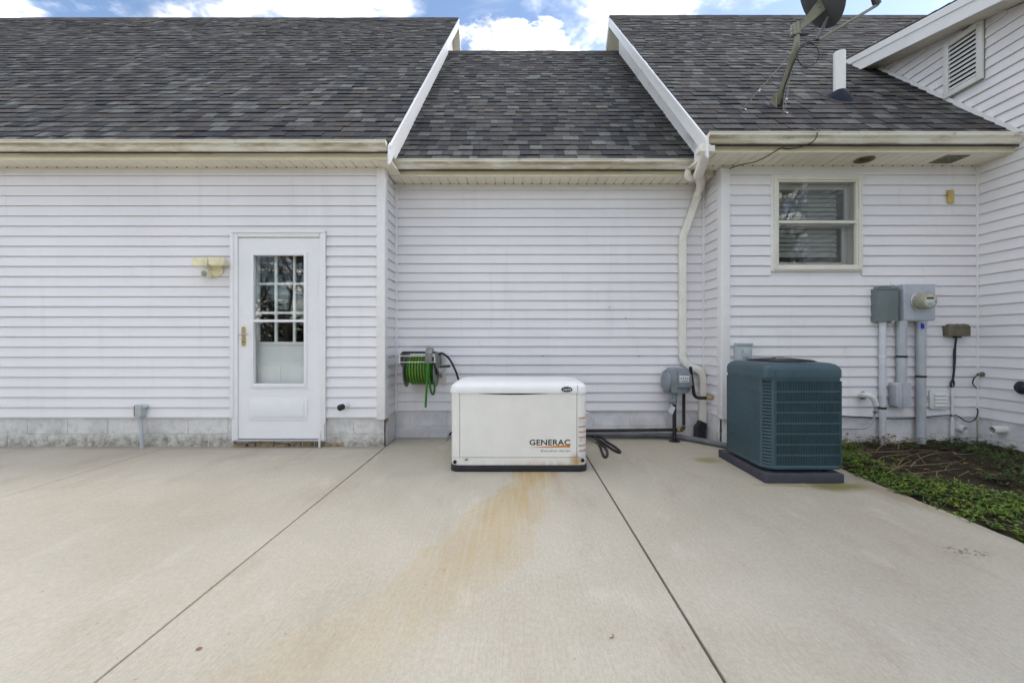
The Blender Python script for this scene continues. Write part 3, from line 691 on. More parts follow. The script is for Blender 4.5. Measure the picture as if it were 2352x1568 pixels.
# shed roof of the wing
def shz(y): return 3.43 + 0.245 * y
WX = WING - 0.225
sh = MB().prism([(1.4, shz(1.4) - 0.03), (5.80, shz(5.80) - 0.03), (5.80, shz(5.80) + 0.0), (1.4, shz(1.4) + 0.0)], 'x', WX, 10.5).build('roof', M['deck'], house)
fl = MB(); cr = random.Random(3); y = 1.4
while y < 5.75:
    x = WX - 0.012
    while x < 6.5:
        w = cr.choice(WIDTHS); fl.add([(x, y, shz(y) + 0.002), (x + w - .002, y, shz(y) + 0.002), (x + w - .002, y + 0.2, shz(y + .2) + .001), (x, y + 0.2, shz(y + .2) + .001),
              (x, y, shz(y) + 0.012), (x + w - .002, y, shz(y) + 0.012), (x + w - .002, y + 0.2, shz(y + .2) + .003), (x, y + 0.2, shz(y + .2) + .003)], BOXF, cr.choice(TINTS)); x += w
    y += EXP
tag(fl.build('shingle_field', M['shingle'], sh, recalc=False), kind='stuff')
rk = [(1.4, shz(1.4) - 0.23), (5.62, shz(5.62) - 0.235), (5.80, shz(5.80) - 0.03), (1.4, shz(1.4) - 0.03)]
MB().prism(rk, 'x', WX - 0.001, WX - 0.022).build('rake_board', M['rake'], house, bevel=0.003, seg=1)
rk2 = [(1.4, shz(1.4) - 0.10), (5.74, shz(5.74) - 0.10), (5.80, shz(5.80) - 0.02), (1.4, shz(1.4) - 0.02)]
MB().prism(rk2, 'x', WX - 0.0225, WX - 0.032).build('drip_edge', M['rake'], house)
ws = MB().prism([(1.4, shz(1.4) - 0.218), (5.6, shz(5.6) - 0.218), (5.6, shz(5.6) - 0.20), (1.4, shz(1.4) - 0.20)], 'x', WX, WING).build('soffit', M['soffit'], house)
y = 1.45
while y < 5.45:
    MB().prism([(y, shz(y) - 0.228), (y + 0.196, shz(y + .196) - 0.228), (y + 0.196, shz(y + .196) - 0.2185), (y, shz(y) - 0.2185)], 'x', WX + 0.001, WING - 0.02).build('soffit_panel', M['soffit'], ws, bevel=0.0015, seg=1); y += 0.2
MB().box(WING + 0.131, 10.5, 1.8, 1.93, ZB - 0.004, wing_top(1.8)).build('wall', M['siding'], house)
# white flashing strip where the wing wall meets the right roof
zr_ = lambda y: RR[1] + (y - RR[0]) * (RR[3] - RR[1]) / (RR[2] - RR[0])
MB().prism([(3.90, zr_(3.90) + 0.012), (5.5, zr_(5.5) + 0.012), (5.5, zr_(5.5) + 0.065), (3.90, zr_(3.90) + 0.065)], 'x', WING - 0.022, WING - 0.034).build('flashing', M['rake'], house)
# gable vent
gv = link('gable_vent', None, house); VX = WING - 0.02
MB().box(VX - 0.004, WING, VENT[0] + 0.03, VENT[1] - 0.03, VENT[2] + 0.03, VENT[3] - 0.03).build('cavity', M['vent_dark'], gv)
fr = MB()
for a, b, c, d in ((VENT[0], VENT[0] + 0.055, VENT[2], VENT[3]), (VENT[1] - 0.055, VENT[1], VENT[2], VENT[3]), (VENT[0] + 0.055, VENT[1] - 0.055, VENT[2], VENT[2] + 0.055), (VENT[0] + 0.055, VENT[1] - 0.055, VENT[3] - 0.055, VENT[3])):
    fr.box(VX - 0.03, VX - 0.0041, a, b, c, d)
fr.build('frame', M['trim'], gv, bevel=0.004)
n = 10
for i in range(n):
    z = VENT[2] + 0.06 + (VENT[3] - VENT[2] - 0.12) * i / n; s = (VENT[3] - VENT[2] - 0.12) / n
    MB().prism([(VX - 0.027, z), (VX - 0.027, z + s * 0.35), (VX - 0.006, z + s * 0.85), (VX - 0.006, z + s * 0.6)], 'y', VENT[0] + 0.056, VENT[1] - 0.056).build('louvre_slat', M['trim'], gv)

# rear and end walls close the building
MB().box(-10.5, -1.5, 13.2, 13.35, 0, 2.9).build('wall', M['siding'], house)
MB().box(-1.5, 10.5, 11.3, 11.45, 0, 2.9).build('wall', M['siding'], house)
MB().box(-10.5, -10.4, W + 0.14, 13.2, 0, 2.9).build('wall', M['siding'], house)

# ------------------------------------------------------------------ entry: storm door in front of a nine-lite door
dr = link('entry_door', None, house)
x0, x1, zt = DOOR[0], DOOR[1], DOOR[3]
fr = MB(); fr.box(x0, x0 + 0.058, W - 0.036, W + 0.13, 0.06, zt); fr.box(x1 - 0.045, x1, W - 0.036, W + 0.13, 0.06, zt); fr.box(x0 + 0.058, x1 - 0.045, W - 0.036, W + 0.13, zt - 0.052, zt)
fr.build('frame', M['door'], dr, bevel=0.006)
MB().box(x0 - 0.012, x0 + 0.02, W - 0.046, W - 0.02, ZB, zt - 0.0125).build('casing', M['door'], dr, bevel=0.004)
MB().box(x1 - 0.02, x1 + 0.014, W - 0.046, W - 0.02, ZB - 0.05, zt - 0.0125).build('casing', M['door'], dr, bevel=0.004)
MB().box(x0 - 0.014, x1 + 0.016, W - 0.049, W - 0.02, zt - 0.012, zt + 0.014).build('casing', M['door'], dr, bevel=0.004)
MB().box(x0 + 0.02, x1 - 0.01, W - 0.05, W + 0.14, 0.062, 0.082).build('threshold', M['steel'], dr, bevel=0.004)
ex0, ex1, ey = x0 + 0.062, x1 - 0.049, W + 0.09
lx0, lx1, lz0, lz1 = -2.655, -2.088, 1.056, 1.95
door_l = MB()
door_l.box(ex0, lx0, ey, ey + 0.044, 0.09, 2.09); door_l.box(lx1, ex1, ey, ey + 0.044, 0.09, 2.09); door_l.box(lx0, lx1, ey, ey + 0.044, 0.09, lz0); door_l.box(lx0, lx1, ey, ey + 0.044, lz1, 2.09)
door_l.build('door_leaf', M['entry'], dr)
lf = MB(); b = 0.028
lf.box(lx0 - b, lx0, ey - 0.014, ey - 0.001, lz0 - b, lz1 + b); lf.box(lx1, lx1 + b, ey - 0.014, ey - 0.001, lz0 - b, lz1 + b); lf.box(lx0, lx1, ey - 0.014, ey - 0.001, lz0 - b, lz0); lf.box(lx0, lx1, ey - 0.014, ey - 0.001, lz1, lz1 + b)
lf.build('lite_frame', M['entry'], dr, bevel=0.003)
for i in (1, 2):
    xm = lx0 + (lx1 - lx0) * i / 3; MB().box(xm - 0.012, xm + 0.012, ey - 0.010, ey + 0.012, lz0 + 0.001, lz1 - 0.001).build('muntin', M['entry'], dr)
    zm = lz0 + (lz1 - lz0) * i / 3; MB().box(lx0 + 0.001, lx1 - 0.001, ey - 0.008, ey + 0.011, zm - 0.012, zm + 0.012).build('muntin', M['entry'], dr)
for i in range(3):
    for j in range(3):
        a, c = lx0 + (lx1 - lx0) * i / 3, lz0 + (lz1 - lz0) * j / 3
        MB().box(a + 0.012, a + (lx1 - lx0) / 3 - 0.012, ey + 0.013, ey + 0.017, c + 0.012, c + (lz1 - lz0) / 3 - 0.012).build('pane', M['glass'], dr)
for a, c in ((lx0 + 0.0, -2.42), (-2.33, lx1)):
    MB().box(a, c, ey - 0.007, ey - 0.0005, 0.25, 0.80).build('raised_panel', M['entry'], dr, bevel=0.004)
    MB().box(a + 0.035, c - 0.035, ey - 0.012, ey - 0.0072, 0.285, 0.765).build('raised_panel', M['entry'], dr, bevel=0.004)
sd = link('storm_door', None, house); sx0, sx1, sy = -2.781, -1.965, W - 0.022
gx0, gx1, gz0, gz1 = -2.628, -2.124, 0.637, 1.922
p = MB(); p.box(sx0, gx0, sy, sy + 0.036, 0.088, 2.098); p.box(gx1, sx1, sy, sy + 0.036, 0.088, 2.098); p.box(gx0, gx1, sy, sy + 0.036, 0.088, gz0); p.box(gx0, gx1, sy, sy + 0.036, gz1, 2.098)
p.build('door_leaf', M['door'], sd)
for a, b_, c, d in ((gx0 - 0.03, gx0, gz0 - 0.035, gz1 + 0.03), (gx1, gx1 + 0.03, gz0 - 0.035, gz1 + 0.03), (gx0, gx1, gz0 - 0.035, gz0), (gx0, gx1, gz1, gz1 + 0.03)):
    MB().box(a, b_, sy - 0.009, sy - 0.0005, c, d).build('glazing_bead', M['door'], sd, bevel=0.004)
MB().box(gx0 - 0.055, gx1 + 0.06, sy - 0.006, sy - 0.0005, gz0 - 0.045, gz0 - 0.036).build('drip_rail', M['door'], sd)
zm = zat(737, W); MB().box(gx0, gx1, sy - 0.004, sy + 0.03, zm - 0.013, zm + 0.013).build('glazing_bar', M['door'], sd, bevel=0.003)
MB().box(gx0 + .001, gx1 - .001, sy + 0.012, sy + 0.016, zm + 0.0132, gz1 - .001).build('pane', M['glass'], sd)
MB().box(gx0 + .001, gx1 - .001, sy + 0.018, sy + 0.022, gz0 + .001, zm - 0.0132).build('pane', M['glass'], sd)
kx0, kx1, kz0, kz1 = xat(576, W), xat(709, W), zat(964, W), zat(913, W)
MB().box(kx0, kx1, sy - 0.006, sy - 0.0005, kz0, kz1).build('kick_panel', M['door'], sd, bevel=0.005)
MB().box(kx0 + 0.035, kx1 - 0.035, sy - 0.012, sy - 0.0065, kz0 + 0.035, kz1 - 0.035).build('kick_panel', M['door'], sd, bevel=0.005)
hx = xat(558.8, W - 0.03); hz0, hz1 = zat(795, W), zat(750, W)
hp = MB().prism([(a, b_) for a, b_ in rrect(hx - 0.019, hx + 0.019, hz0, hz1, 0.018, 6)], 'y', sy - 0.010, sy - 0.0005).build('handle', M['brass'], sd, bevel=0.002, seg=1)
hzm = zat(768, W)
MB().tube(smooth_path([(hx, sy - 0.01, hzm), (hx, sy - 0.045, hzm), (hx + 0.02, sy - 0.052, hzm + 0.003), (hx + 0.07, sy - 0.048, hzm + 0.001)]), 0.006, 8).build('lever', M['steel'], hp, smooth=60)
MB().tube([(hx, sy - 0.03, hzm), (hx - 0.035, sy - 0.032, hzm - 0.004)], 0.005, 8).build('latch', M['steel'], hp, smooth=60)
MB().lathe([(0.006, 0), (0.006, 0.006)], (hx, sy - 0.010, hz0 + 0.045), (0, -1, 0), 12).build('keyhole', M['ink'], hp)
for zc in (zat(620, W), zat(752, W), zat(905, W), zat(962, W)):
    MB().box(sx1 - 0.012, sx1 + 0.012, sy - 0.007, sy - 0.001, zc - 0.055, zc + 0.055).build('hinge', M['door'], sd, bevel=0.002, seg=1)
MB().box(sx1 - 0.002, sx1 + 0.013, sy - 0.03, sy - 0.008, 0.004, 0.17).build('drop_stop', M['trim'], sd, bevel=0.003)
# dim utility room behind the glass
MB().add([(-3.4, W + 0.2, 0.02), (-1.5, W + 0.2, 0.02), (-1.5, 7.0, 0.02), (-3.4, 7.0, 0.02), (-3.4, W + 0.2, 2.6), (-1.5, W + 0.2, 2.6), (-1.5, 7.0, 2.6), (-3.4, 7.0, 2.6)], [(0, 1, 2, 3), (4, 5, 6, 7), (1, 2, 6, 5), (2, 3, 7, 6), (3, 0, 4, 7)]).build('room', M['room'], house, recalc=False)
MB().add([(2.3, W + 0.2, 0.6), (3.8, W + 0.2, 0.6), (3.8, 6.5, 0.6), (2.3, 6.5, 0.6), (2.3, W + 0.2, 2.8), (3.8, W + 0.2, 2.8), (3.8, 6.5, 2.8), (2.3, 6.5, 2.8)], [(0, 1, 2, 3), (4, 5, 6, 7), (1, 2, 6, 5), (2, 3, 7, 6), (3, 0, 4, 7)]).build('room', M['room'], house, recalc=False)

# ------------------------------------------------------------------ window
wi = link('window', None, house); a, b, c, d = WIN
def frame4(g, x0, x1, z0, z1, t, y0, y1):
    g.box(x0, x0 + t, y0, y1, z0, z1); g.box(x1 - t, x1, y0, y1, z0, z1); g.box(x0 + t, x1 - t, y0, y1, z0, z0 + t); g.box(x0 + t, x1 - t, y0, y1, z1 - t, z1); return g
frame4(MB(), a, b, c, d, 0.028, W - 0.03, W + 0.12).build('casing', M['post'], wi, bevel=0.003)
frame4(MB(), a + 0.020, b - 0.020, c + 0.012, d - 0.020, 0.034, W - 0.046, W - 0.002).build('frame', M['window_frame'], wi, bevel=0.004)
frame4(MB(), a + 0.0545, b - 0.0545, c + 0.0465, d - 0.0545, 0.018, W - 0.034, W + 0.006).build('storm_frame', M['window_frame'], wi, bevel=0.003)
zmw = zat(511.5, W)
MB().box(a + 0.055, b - 0.055, W - 0.032, W + 0.004, zmw - 0.014, zmw + 0.014).build('meeting_rail', M['window_frame'], wi, bevel=0.004)
MB().box(a + 0.0728, b - 0.0728, W - 0.010, W - 0.006, zmw + 0.0145, d - 0.073).build('pane', M['glass'], wi)
MB().box(a + 0.0728, b - 0.0728, W - 0.002, W + 0.002, c + 0.065, zmw - 0.0145).build('pane', M['glass'], wi)
frame4(MB(), a + 0.06, b - 0.06, c + 0.05, d - 0.06, 0.012, W + 0.0065, W + 0.119).build('jamb_liner', M['sash'], wi)
frame4(MB(), a + 0.073, b - 0.073, zmw - 0.02, d - 0.073, 0.048, W + 0.055, W + 0.085).build('sash', M['sash'], wi, bevel=0.004)
frame4(MB(), a + 0.073, b - 0.073, c + 0.063, zmw + 0.02, 0.048, W + 0.088, W + 0.116).build('sash', M['sash'], wi, bevel=0.004)
MB().box(a + 0.122, b - 0.122, W + 0.068, W + 0.072, zmw + 0.029, d - 0.122).build('pane', M['glass'], wi)
MB().box(a + 0.122, b - 0.122, W + 0.1, W + 0.104, c + 0.112, zmw - 0.029).build('pane', M['glass'], wi)
z = c + 0.175; k = 0
while z < d - 0.10:
    h = 0.042 if k else 0.06
    MB().prism([(W + 0.150, z), (W + 0.168, z + h), (W + 0.170, z + h), (W + 0.152, z)], 'x', a + 0.09, b - 0.13).build('blind_slat', M['blind'], wi); z += h + 0.004; k += 1
MB().tube([(b - 0.20, W + 0.147, c + 0.11), (b - 0.20, W + 0.147, d - 0.1)], 0.0022, 6).build('blind_cord', M['blind'], wi)

# ------------------------------------------------------------------ downspout
ds = link('downspout', None, house); rect = (0.073, 0.052)
def ribbed(pts, amp=0.05): return [1.0 + (amp if i % 2 else -amp * 0.3) for i in range(len(pts))]
A = [at(1619, 334, 3.93), at(1619, 345, 3.935), at(1616, 366, 4.02), at(1608, 392, 4.24), at(1603, 404, 4.38)]
pa = smooth_path(A, 6); MB().tube(pa, 0.03, rect=(0.085, 0.06), up=(0, 1, 0), scale=ribbed(pa, 0.035)).build('elbow', M['spout'], ds, smooth=50)
MB().box(xat(1603, 3.94), xat(1638, 3.94), 3.90, 3.99, zat(352, 3.94), zat(338, 3.94)).build('outlet_collar', M['spout'], ds, bevel=0.004)
B = [at(1604, 398, 4.40), at(1608, 410, 4.45), at(1610, 424, 4.55), at(1606, 440, 4.63), at(1600, 453, 4.655)]
pb = smooth_path(B, 6); MB().tube(pb, 0.03, rect=(0.088, 0.062), up=(0, 1, 0), scale=ribbed(pb, 0.035)).build('elbow', M['spout'], ds, smooth=50)
MB().tube([at(1602, 450, 4.652), at(1571, 536, 4.66)], 0.03, rect=rect, up=(0, 1, 0)).build('pipe', M['spout'], ds, smooth=30)
pc = smooth_path([at(1573, 530, 4.66), at(1569, 542, 4.66), at(1567.5, 556, 4.66)], 5); MB().tube(pc, 0.03, rect=(0.076, 0.055), up=(0, 1, 0), scale=ribbed(pc, 0.03)).build('elbow', M['spout'], ds, smooth=50)
MB().tube([at(1567.5, 554, 4.66), at(1567.5, 808, 4.66)], 0.03, rect=rect, up=(0, 1, 0)).build('pipe', M['spout'], ds, smooth=30)
MB().tube([at(1567.5, 766, 4.66), at(1567.5, 770, 4.66)], 0.03, rect=(0.08, 0.058), up=(0, 1, 0)).build('band', M['spout'], ds, smooth=30)
pd = smooth_path([at(1567.5, 806, 4.66), at(1569, 824, 4.66), at(1582, 841, 4.66), at(1600, 848, 4.66), at(1611, 858, 4.66), at(1614, 876, 4.66)], 6)
MB().tube(pd, 0.03, rect=(0.075, 0.054), up=(0, 1, 0), scale=ribbed(pd, 0.04)).build('elbow', M['spout'], ds, smooth=50)
MB().tube([at(1614, 874, 4.66), at(1614, 974, 4.655)], 0.03, rect=rect, up=(0, 1, 0)).build('pipe', M['spout'], ds, smooth=30)
# second outlet from the lower gutter, joining the drop
pe = smooth_path([at(1580, 392, 4.42), at(1579, 404, 4.42), at(1588, 410, 4.43), at(1600, 403, 4.43)], 5)
MB().tube(pe, 0.03, rect=(0.06, 0.05), up=(0, 1, 0), scale=ribbed(pe, 0.03)).build('elbow', M['spout'], ds, smooth=50)
ad = []; c0 = at(1613, 968, 4.655); c1 = at(1607, 1003, 4.64)
for i in range(25):
    t = i / 24; q = c0.lerp(c1, t); q.x = c0.x + (c1.x - c0.x) * min(1, t * 2.2); ad.append(q)
MB().tube(ad, 0.042, rect=(0.095, 0.08), up=(0, 1, 0), scale=[(0.86 if i < 7 else 1.05) + (0.05 if i % 2 else 0) for i in range(25)]).build('drain_adapter', M['black_plastic'], ds, smooth=40)

# ------------------------------------------------------------------ generator
gx0, gx1, gy0, gy1 = -0.533, 0.580, 3.476, 4.09
gen = thing('standby_generator', 'cream standby generator with white lid and rusty base on the concrete', 'generator', ((gx0 + gx1) / 2, (gy0 + gy1) / 2, 0))
def ring(x0, x1, y0, y1, r, z, n=6): return [(x, y, z) for x, y in rrect(x0, x1, y0, y1, r, n)]
MB().loft([ring(gx0 - 0.006, gx1 + 0.006, gy0 - 0.006, gy1 + 0.006, 0.07, 0.0), ring(gx0 - 0.006, gx1 + 0.006, gy0 - 0.006, gy1 + 0.006, 0.07, 0.052)]).build('base', M['black_plastic'], gen, bevel=0.006)
MB().loft([ring(gx0 + 0.002, gx1 - 0.002, gy0 + 0.004, gy1 - 0.004, 0.065, 0.053), ring(gx0 + 0.002, gx1 - 0.002, gy0 + 0.004, gy1 - 0.004, 0.065, 0.115)]).build('skirt', M['gen'], gen, smooth=40)
MB().loft([ring(gx0 + 0.004, gx1 - 0.004, gy0 + 0.016, gy1 - 0.004, 0.06, 0.1155), ring(gx0 + 0.004, gx1 - 0.004, gy0 + 0.016, gy1 - 0.004, 0.06, 0.652)]).build('core', M['black_plastic'], gen, smooth=40)
pxl, pxr = xat(1056, 3.48), xat(1325, 3.48)
def corner_panel(xa, xb, left):
    pts = [p for p in rrect(gx0, gx1, gy0, gy1, 0.068, 7)]
    sel = [p for p in pts if (p[0] < xa + 0.075 and p[1] < gy0 + 0.075) ] if left else [p for p in pts if p[0] > xb - 0.075 and p[1] < gy0 + 0.075]
    sel.sort(key=lambda p: (p[1], -p[0]) if left else (p[1], p[0]))
    outer = [(xa if left else xb, gy0)] ; edge = pxl - 0.002 if left else pxr + 0.002
    seq = [(edge, gy0)] + sel + [((gx0 if left else gx1), gy1 - 0.02)]
    inner = [(x + (0.012 if left else -0.012), y + 0.012) for x, y in seq][::-1]; inner[-1] = (edge, gy0 + 0.012)
    return MB().prism(seq + inner, 'z', 0.118, 0.644).build('corner_panel', M['gen'], gen, smooth=40)
corner_panel(gx0, gx1, True); corner_panel(gx0, gx1, False)
top = [(pxl + 0.002 + (pxr - pxl - 0.004) * i / 40) for i in range(41)]
fp = [(pxl + 0.002, 0.118), (pxr - 0.002, 0.118)] + [(x, 0.643 - 0.017 * max(0, 1 - ((x + 0.02) / 0.36) ** 2)) for x in top[::-1]]
front = MB().prism(fp, 'y', gy0 - 0.001, gy0 + 0.014).build('front_panel', M['gen'], gen, bevel=0.0015, seg=1)
lid = [(0.640, -0.010, 0.075), (0.662, -0.011, 0.075), (0.692, -0.004, 0.078), (0.710, 0.012, 0.085), (0.722, 0.036, 0.09), (0.729, 0.075, 0.10), (0.734, 0.14, 0.11), (0.737, 0.22, 0.07)]
MB().loft([ring(gx0 + i, gx1 - i, gy0 + i, gy1 - i, r, z, 7) for z, i, r in lid]).build('lid', M['gen_lid'], gen, smooth=32)
for px in (1326,):
    x = xat(px, 3.48); MB().box(x - 0.0012, x + 0.0012, gy0 - 0.0118, gy0 + 0.10, 0.642, 0.700).build('lid_seam', M['grey_ink'], gen)
for px, py in ((1042.5, 1061), (1341, 1057)):
    p = at(px, py, gy0); p.x = min(max(p.x, gx0 + 0.035), gx1 - 0.035)
    MB().lathe([(0.0145, 0), (0.0145, 0.026)], (p.x, gy0 + 0.024, p.z), (0, -1, 0), 20).build('lifting_hole', M['vent_dark'], gen)
MB().prism([(xat(1066, gy0), zat(1057, gy0)), (xat(1070, gy0), zat(1054, gy0)), (xat(1076, gy0), zat(1053.5, gy0)), (xat(1072, gy0), zat(1056, gy0))], 'y', gy0 - 0.004, gy0 + 0.002).build('latch_tab', M['ink'], gen)
tx0, tx1 = xat(1215.5, gy0), xat(1309.5, gy0); zb = zat(1021.5, gy0)
lt = text_part('GENERAC', 0.064, (tx0, gy0 - 0.0018, zb), M['ink'], gen, off=0.0012, space=1.04)
lt.scale = ((tx1 - tx0) / max(v.co.x for v in lt.data.vertices), 1, 1)
MB().prism([(tx0 - 0.0, zat(1027, gy0)), (tx1, zat(1021, gy0) - 0.001), (tx1, zat(1027, gy0)), (tx0, zat(1027.4, gy0))], 'y', gy0 - 0.0022, gy0 - 0.0012).build('orange_swoosh', M['orange'], gen)
gs = text_part('Guardian Series', 0.021, (xat(1242.5, gy0), gy0 - 0.0018, zat(1036.5, gy0)), M['grey_ink'], gen, off=0.0003, space=1.35)
gs.scale = ((xat(1309.5, gy0) - xat(1242.5, gy0)) / max(v.co.x for v in gs.data.vertices), 1, 1)
bx, bz = xat(1302, gy0 - 0.01), zat(893.8, gy0 - 0.01)
el = [(bx + 0.045 * math.cos(6.2832 * i / 32), bz + 0.0215 * math.sin(6.2832 * i / 32)) for i in range(32)]
badge = MB().prism(el, 'y', gy0 - 0.017, gy0 + 0.006).build('badge', M['ink'], gen, bevel=0.002, seg=1)
text_part('16kW', 0.026, (bx, gy0 - 0.0177, bz - 0.009), M['white_ink'], badge, off=0.0004, align='CENTER', sx=1.1)
# warning label wrapped round the right front corner
def wrap(z0, z1, x_from, mat, name, parent, lift=0.0012):
    pts = [(x_from, gy0 - lift)] + [(gx1 - 0.068 + (0.068 + lift) * math.cos(R(a)), gy0 + 0.068 + (0.068 + lift) * math.sin(R(a))) for a in range(-90, -19, 8)]
    g = MB(); rings = [[(x, y, z) for x, y in pts] for z in (z0, z1)]
    return g.loft(rings, cap=False, closed=False).build(name, mat, parent, smooth=60)
lz0, lz1 = zat(1049, gy0), zat(958, gy0); lx = xat(1328, gy0)
lab = wrap(lz0, lz1, lx, M['label'], 'warning_label', gen)
for pz in (960, 980, 992, 1004, 1023, 1035):
    wrap(zat(pz + 1.4, gy0), zat(pz - 1.4, gy0), lx + 0.004, M['orange'], 'stripe', lab, 0.0022)
for px, pz in ((1340, 966), (1334, 1009)):
    x, z = xat(px, gy0), zat(pz, gy0)
    MB().prism([(x - 0.011, z - 0.01), (x + 0.011, z - 0.01), (x, z + 0.012)], 'y', gy0 + (0.010 if px > 1336 else -0.0032), gy0 + (0.0115 if px > 1336 else -0.0022)).build('warning_triangle', M['yellow'], lab)
MB().box(gx1 - 0.004, gx1 + 0.014, 3.62, 3.70, 0.44, 0.58).build('side_latch', M['black_plastic'], gen, bevel=0.004)
MB().lathe([(0.012, 0), (0.012, 0.03)], (gx1, 3.60, 0.455), (1, 0, 0), 14).build('key_lock', M['steel'], gen, smooth=40)

# ------------------------------------------------------------------ air conditioner on its pad
ax0, ax1, ay0, ay1 = 1.872, 2.452, 3.205, 3.790
pad = MB().box(1.862, 2.455, 3.186, 3.93, 0.0, 0.072).build('condenser_pad', M['pad'], bevel=0.012)
tag(pad, 'dark plastic pad under the teal air conditioner', 'equipment pad')
ac = thing('air_conditioner', 'teal air conditioning condenser with slotted panels standing on a dark pad', 'air conditioner', ((ax0 + ax1) / 2, (ay0 + ay1) / 2, 0.072))
az0, az1 = 0.098, 0.785
for x in (ax0 + 0.08, ax1 - 0.08):
    for y in (ay0 + 0.08, ay1 - 0.08): MB().lathe([(0.025, 0), (0.03, 0.026)], (x, y, 0.0722), (0, 0, 1), 12).build('foot', M['black_plastic'], ac)
ch = 0.066
MB().loft([ring(ax0 + 0.022, ax1 - 0.022, ay0 + 0.022, ay1 - 0.022, 0.05, az0 + 0.004), ring(ax0 + 0.022, ax1 - 0.022, ay0 + 0.022, ay1 - 0.022, 0.05, az1)]).build('coil', M['ac_dark'], ac)
def chamf(i): return [(ax0 + ch, ay0 + i), (ax1 - 0.02, ay0 + i), (ax1 - i, ay0 + 0.02), (ax1 - i, ay1 - 0.02), (ax1 - 0.02, ay1 - i), (ax0 + 0.02, ay1 - i), (ax0 + i, ay1 - 0.02), (ax0 + i, ay0 + ch)]
MB().loft([[(x, y, z) for x, y in chamf(0.0)] for z in (az0, az0 + 0.028)]).build('base_pan', M['ac'], ac, bevel=0.003, seg=1)
MB().loft([[(x, y, z) for x, y in chamf(0.001)] for z in (az1 - 0.022, az1)]).build('top_rail', M['ac'], ac)
# front and left grilles: eight bands of fine upright bars between rails
for side in ('front', 'left'):
    g = MB(); L0, L1 = (ax0 + ch, ax1 - 0.004) if side == 'front' else (ay0 + ch, ay1 - 0.004)
    def put(a, b, c, d, dep):
        if side == 'front': g.box(a, b, ay0 + dep[0], ay0 + dep[1], c, d)
        else: g.box(ax0 + dep[0], ax0 + dep[1], a, b, c, d)
    hgt = (az1 - 0.022) - (az0 + 0.028)
    for k in range(1, 8):
        z = az0 + 0.028 + hgt * k / 8; put(L0, L1, z - 0.0065, z + 0.0065, (0.0, 0.012))
    nb = 40 if side == 'front' else 60
    for k in range(8):
        za, zb = az0 + 0.028 + hgt * k / 8 + (0.0068 if k else 0), az0 + 0.028 + hgt * (k + 1) / 8 - (0.0068 if k < 7 else 0)
        for i in range(nb):
            c = L0 + 0.014 + (L1 - L0 - 0.02) * (i + 0.5) / nb; wb = 0.0030 if side == 'front' else 0.0036
            put(c - wb, c + wb, za, zb, (0.002, 0.008))
    put(L0, L0 + 0.014, az0 + 0.0285, az1 - 0.0225, (-0.001, 0.012)); put(L1 - 0.008, L1, az0 + 0.0285, az1 - 0.0225, (-0.001, 0.012))
    tag(g.build('grille', M['ac'], ac), kind='stuff')
for x0_, x1_, y0_, y1_ in ((ax1 - 0.012, ax1 - 0.001, ay0 + 0.02, ay1 - 0.02), (ax0 + 0.02, ax1 - 0.02, ay1 - 0.012, ay1 - 0.001)):
    MB().box(x0_, x1_, y0_, y1_, az0 + 0.03, az1 - 0.024).build('side_panel', M['ac'], ac)
# louvred corner
u_ = Vector((1, -1, 0)).normalized(); nrm = Vector((-1, -1, 0)).normalized(); cpt = Vector(((ax0 + ax0 + ch) / 2, (ay0 + ay0 + ch) / 2, 0)); hw = ch * 0.707
def cpt_box(g, a, b, z0, z1, d0, d1):
    P = [cpt + u_ * s + nrm * d for s, d in ((a, d0), (b, d0), (b, d1), (a, d1))]
    g.add([(p.x, p.y, z0) for p in P] + [(p.x, p.y, z1) for p in P], BOXF)
g = MB(); cpt_box(g, -hw, -hw * 0.66, az0 + 0.0285, az1 - 0.0225, -0.008, 0.001); cpt_box(g, hw * 0.66, hw, az0 + 0.0285, az1 - 0.0225, -0.008, 0.001)
g.build('corner_stile', M['ac'], ac)
for i in range(25):
    z = az0 + 0.034 + (az1 - az0 - 0.06) * i / 25
    g = MB(); P = [cpt + u_ * s for s in (-hw * 0.66, hw * 0.66)]
    vv = []
    for p in P: vv += [tuple(p + nrm * 0.002 + Vector((0, 0, z))), tuple(p + nrm * 0.002 + Vector((0, 0, z + 0.007))), tuple(p - nrm * 0.010 + Vector((0, 0, z + 0.019))), tuple(p - nrm * 0.010 + Vector((0, 0, z + 0.014)))]
    g.add(vv, [(0, 1, 2, 3), (4, 7, 6, 5), (0, 4, 5, 1), (1, 5, 6, 2), (2, 6, 7, 3), (3, 7, 4, 0)]); g.build('louvre_slat', M['ac'], ac)
acx, acy, rf = (ax0 + ax1) / 2, (ay0 + ay1) / 2, 0.25
def sq(i, r, z, n=48):
    pts = []
    base = rrect(ax0 + i, ax1 - i, ay0 + i, ay1 - i, r, 11); return [(x, y, z) for x, y in base]
def circ(r, z, n=48):
    out = []
    for x, y, _ in sq(0.0, 0.09, 0):
        a = math.atan2(y - acy, x - acx); out.append((acx + r * math.cos(a), acy + r * math.sin(a), z))
    return out
MB().loft([sq(-0.006, 0.032, az1 + 0.001), sq(-0.007, 0.034, az1 + 0.058), sq(-0.002, 0.045, az1 + 0.080), sq(0.010, 0.06, az1 + 0.099), sq(0.028, 0.08, az1 + 0.110), circ(rf + 0.012, az1 + 0.116), circ(rf, az1 + 0.116), circ(rf - 0.004, az1 + 0.10)], cap=False).build('top_cap', M['ac'], ac, smooth=50)
MB().lathe([(rf + 0.0, 0), (rf + 0.0, 0.004)], (acx, acy, az1 + 0.05), (0, 0, 1), 36).build('fan_well', M['ac_dark'], ac)
g = MB()
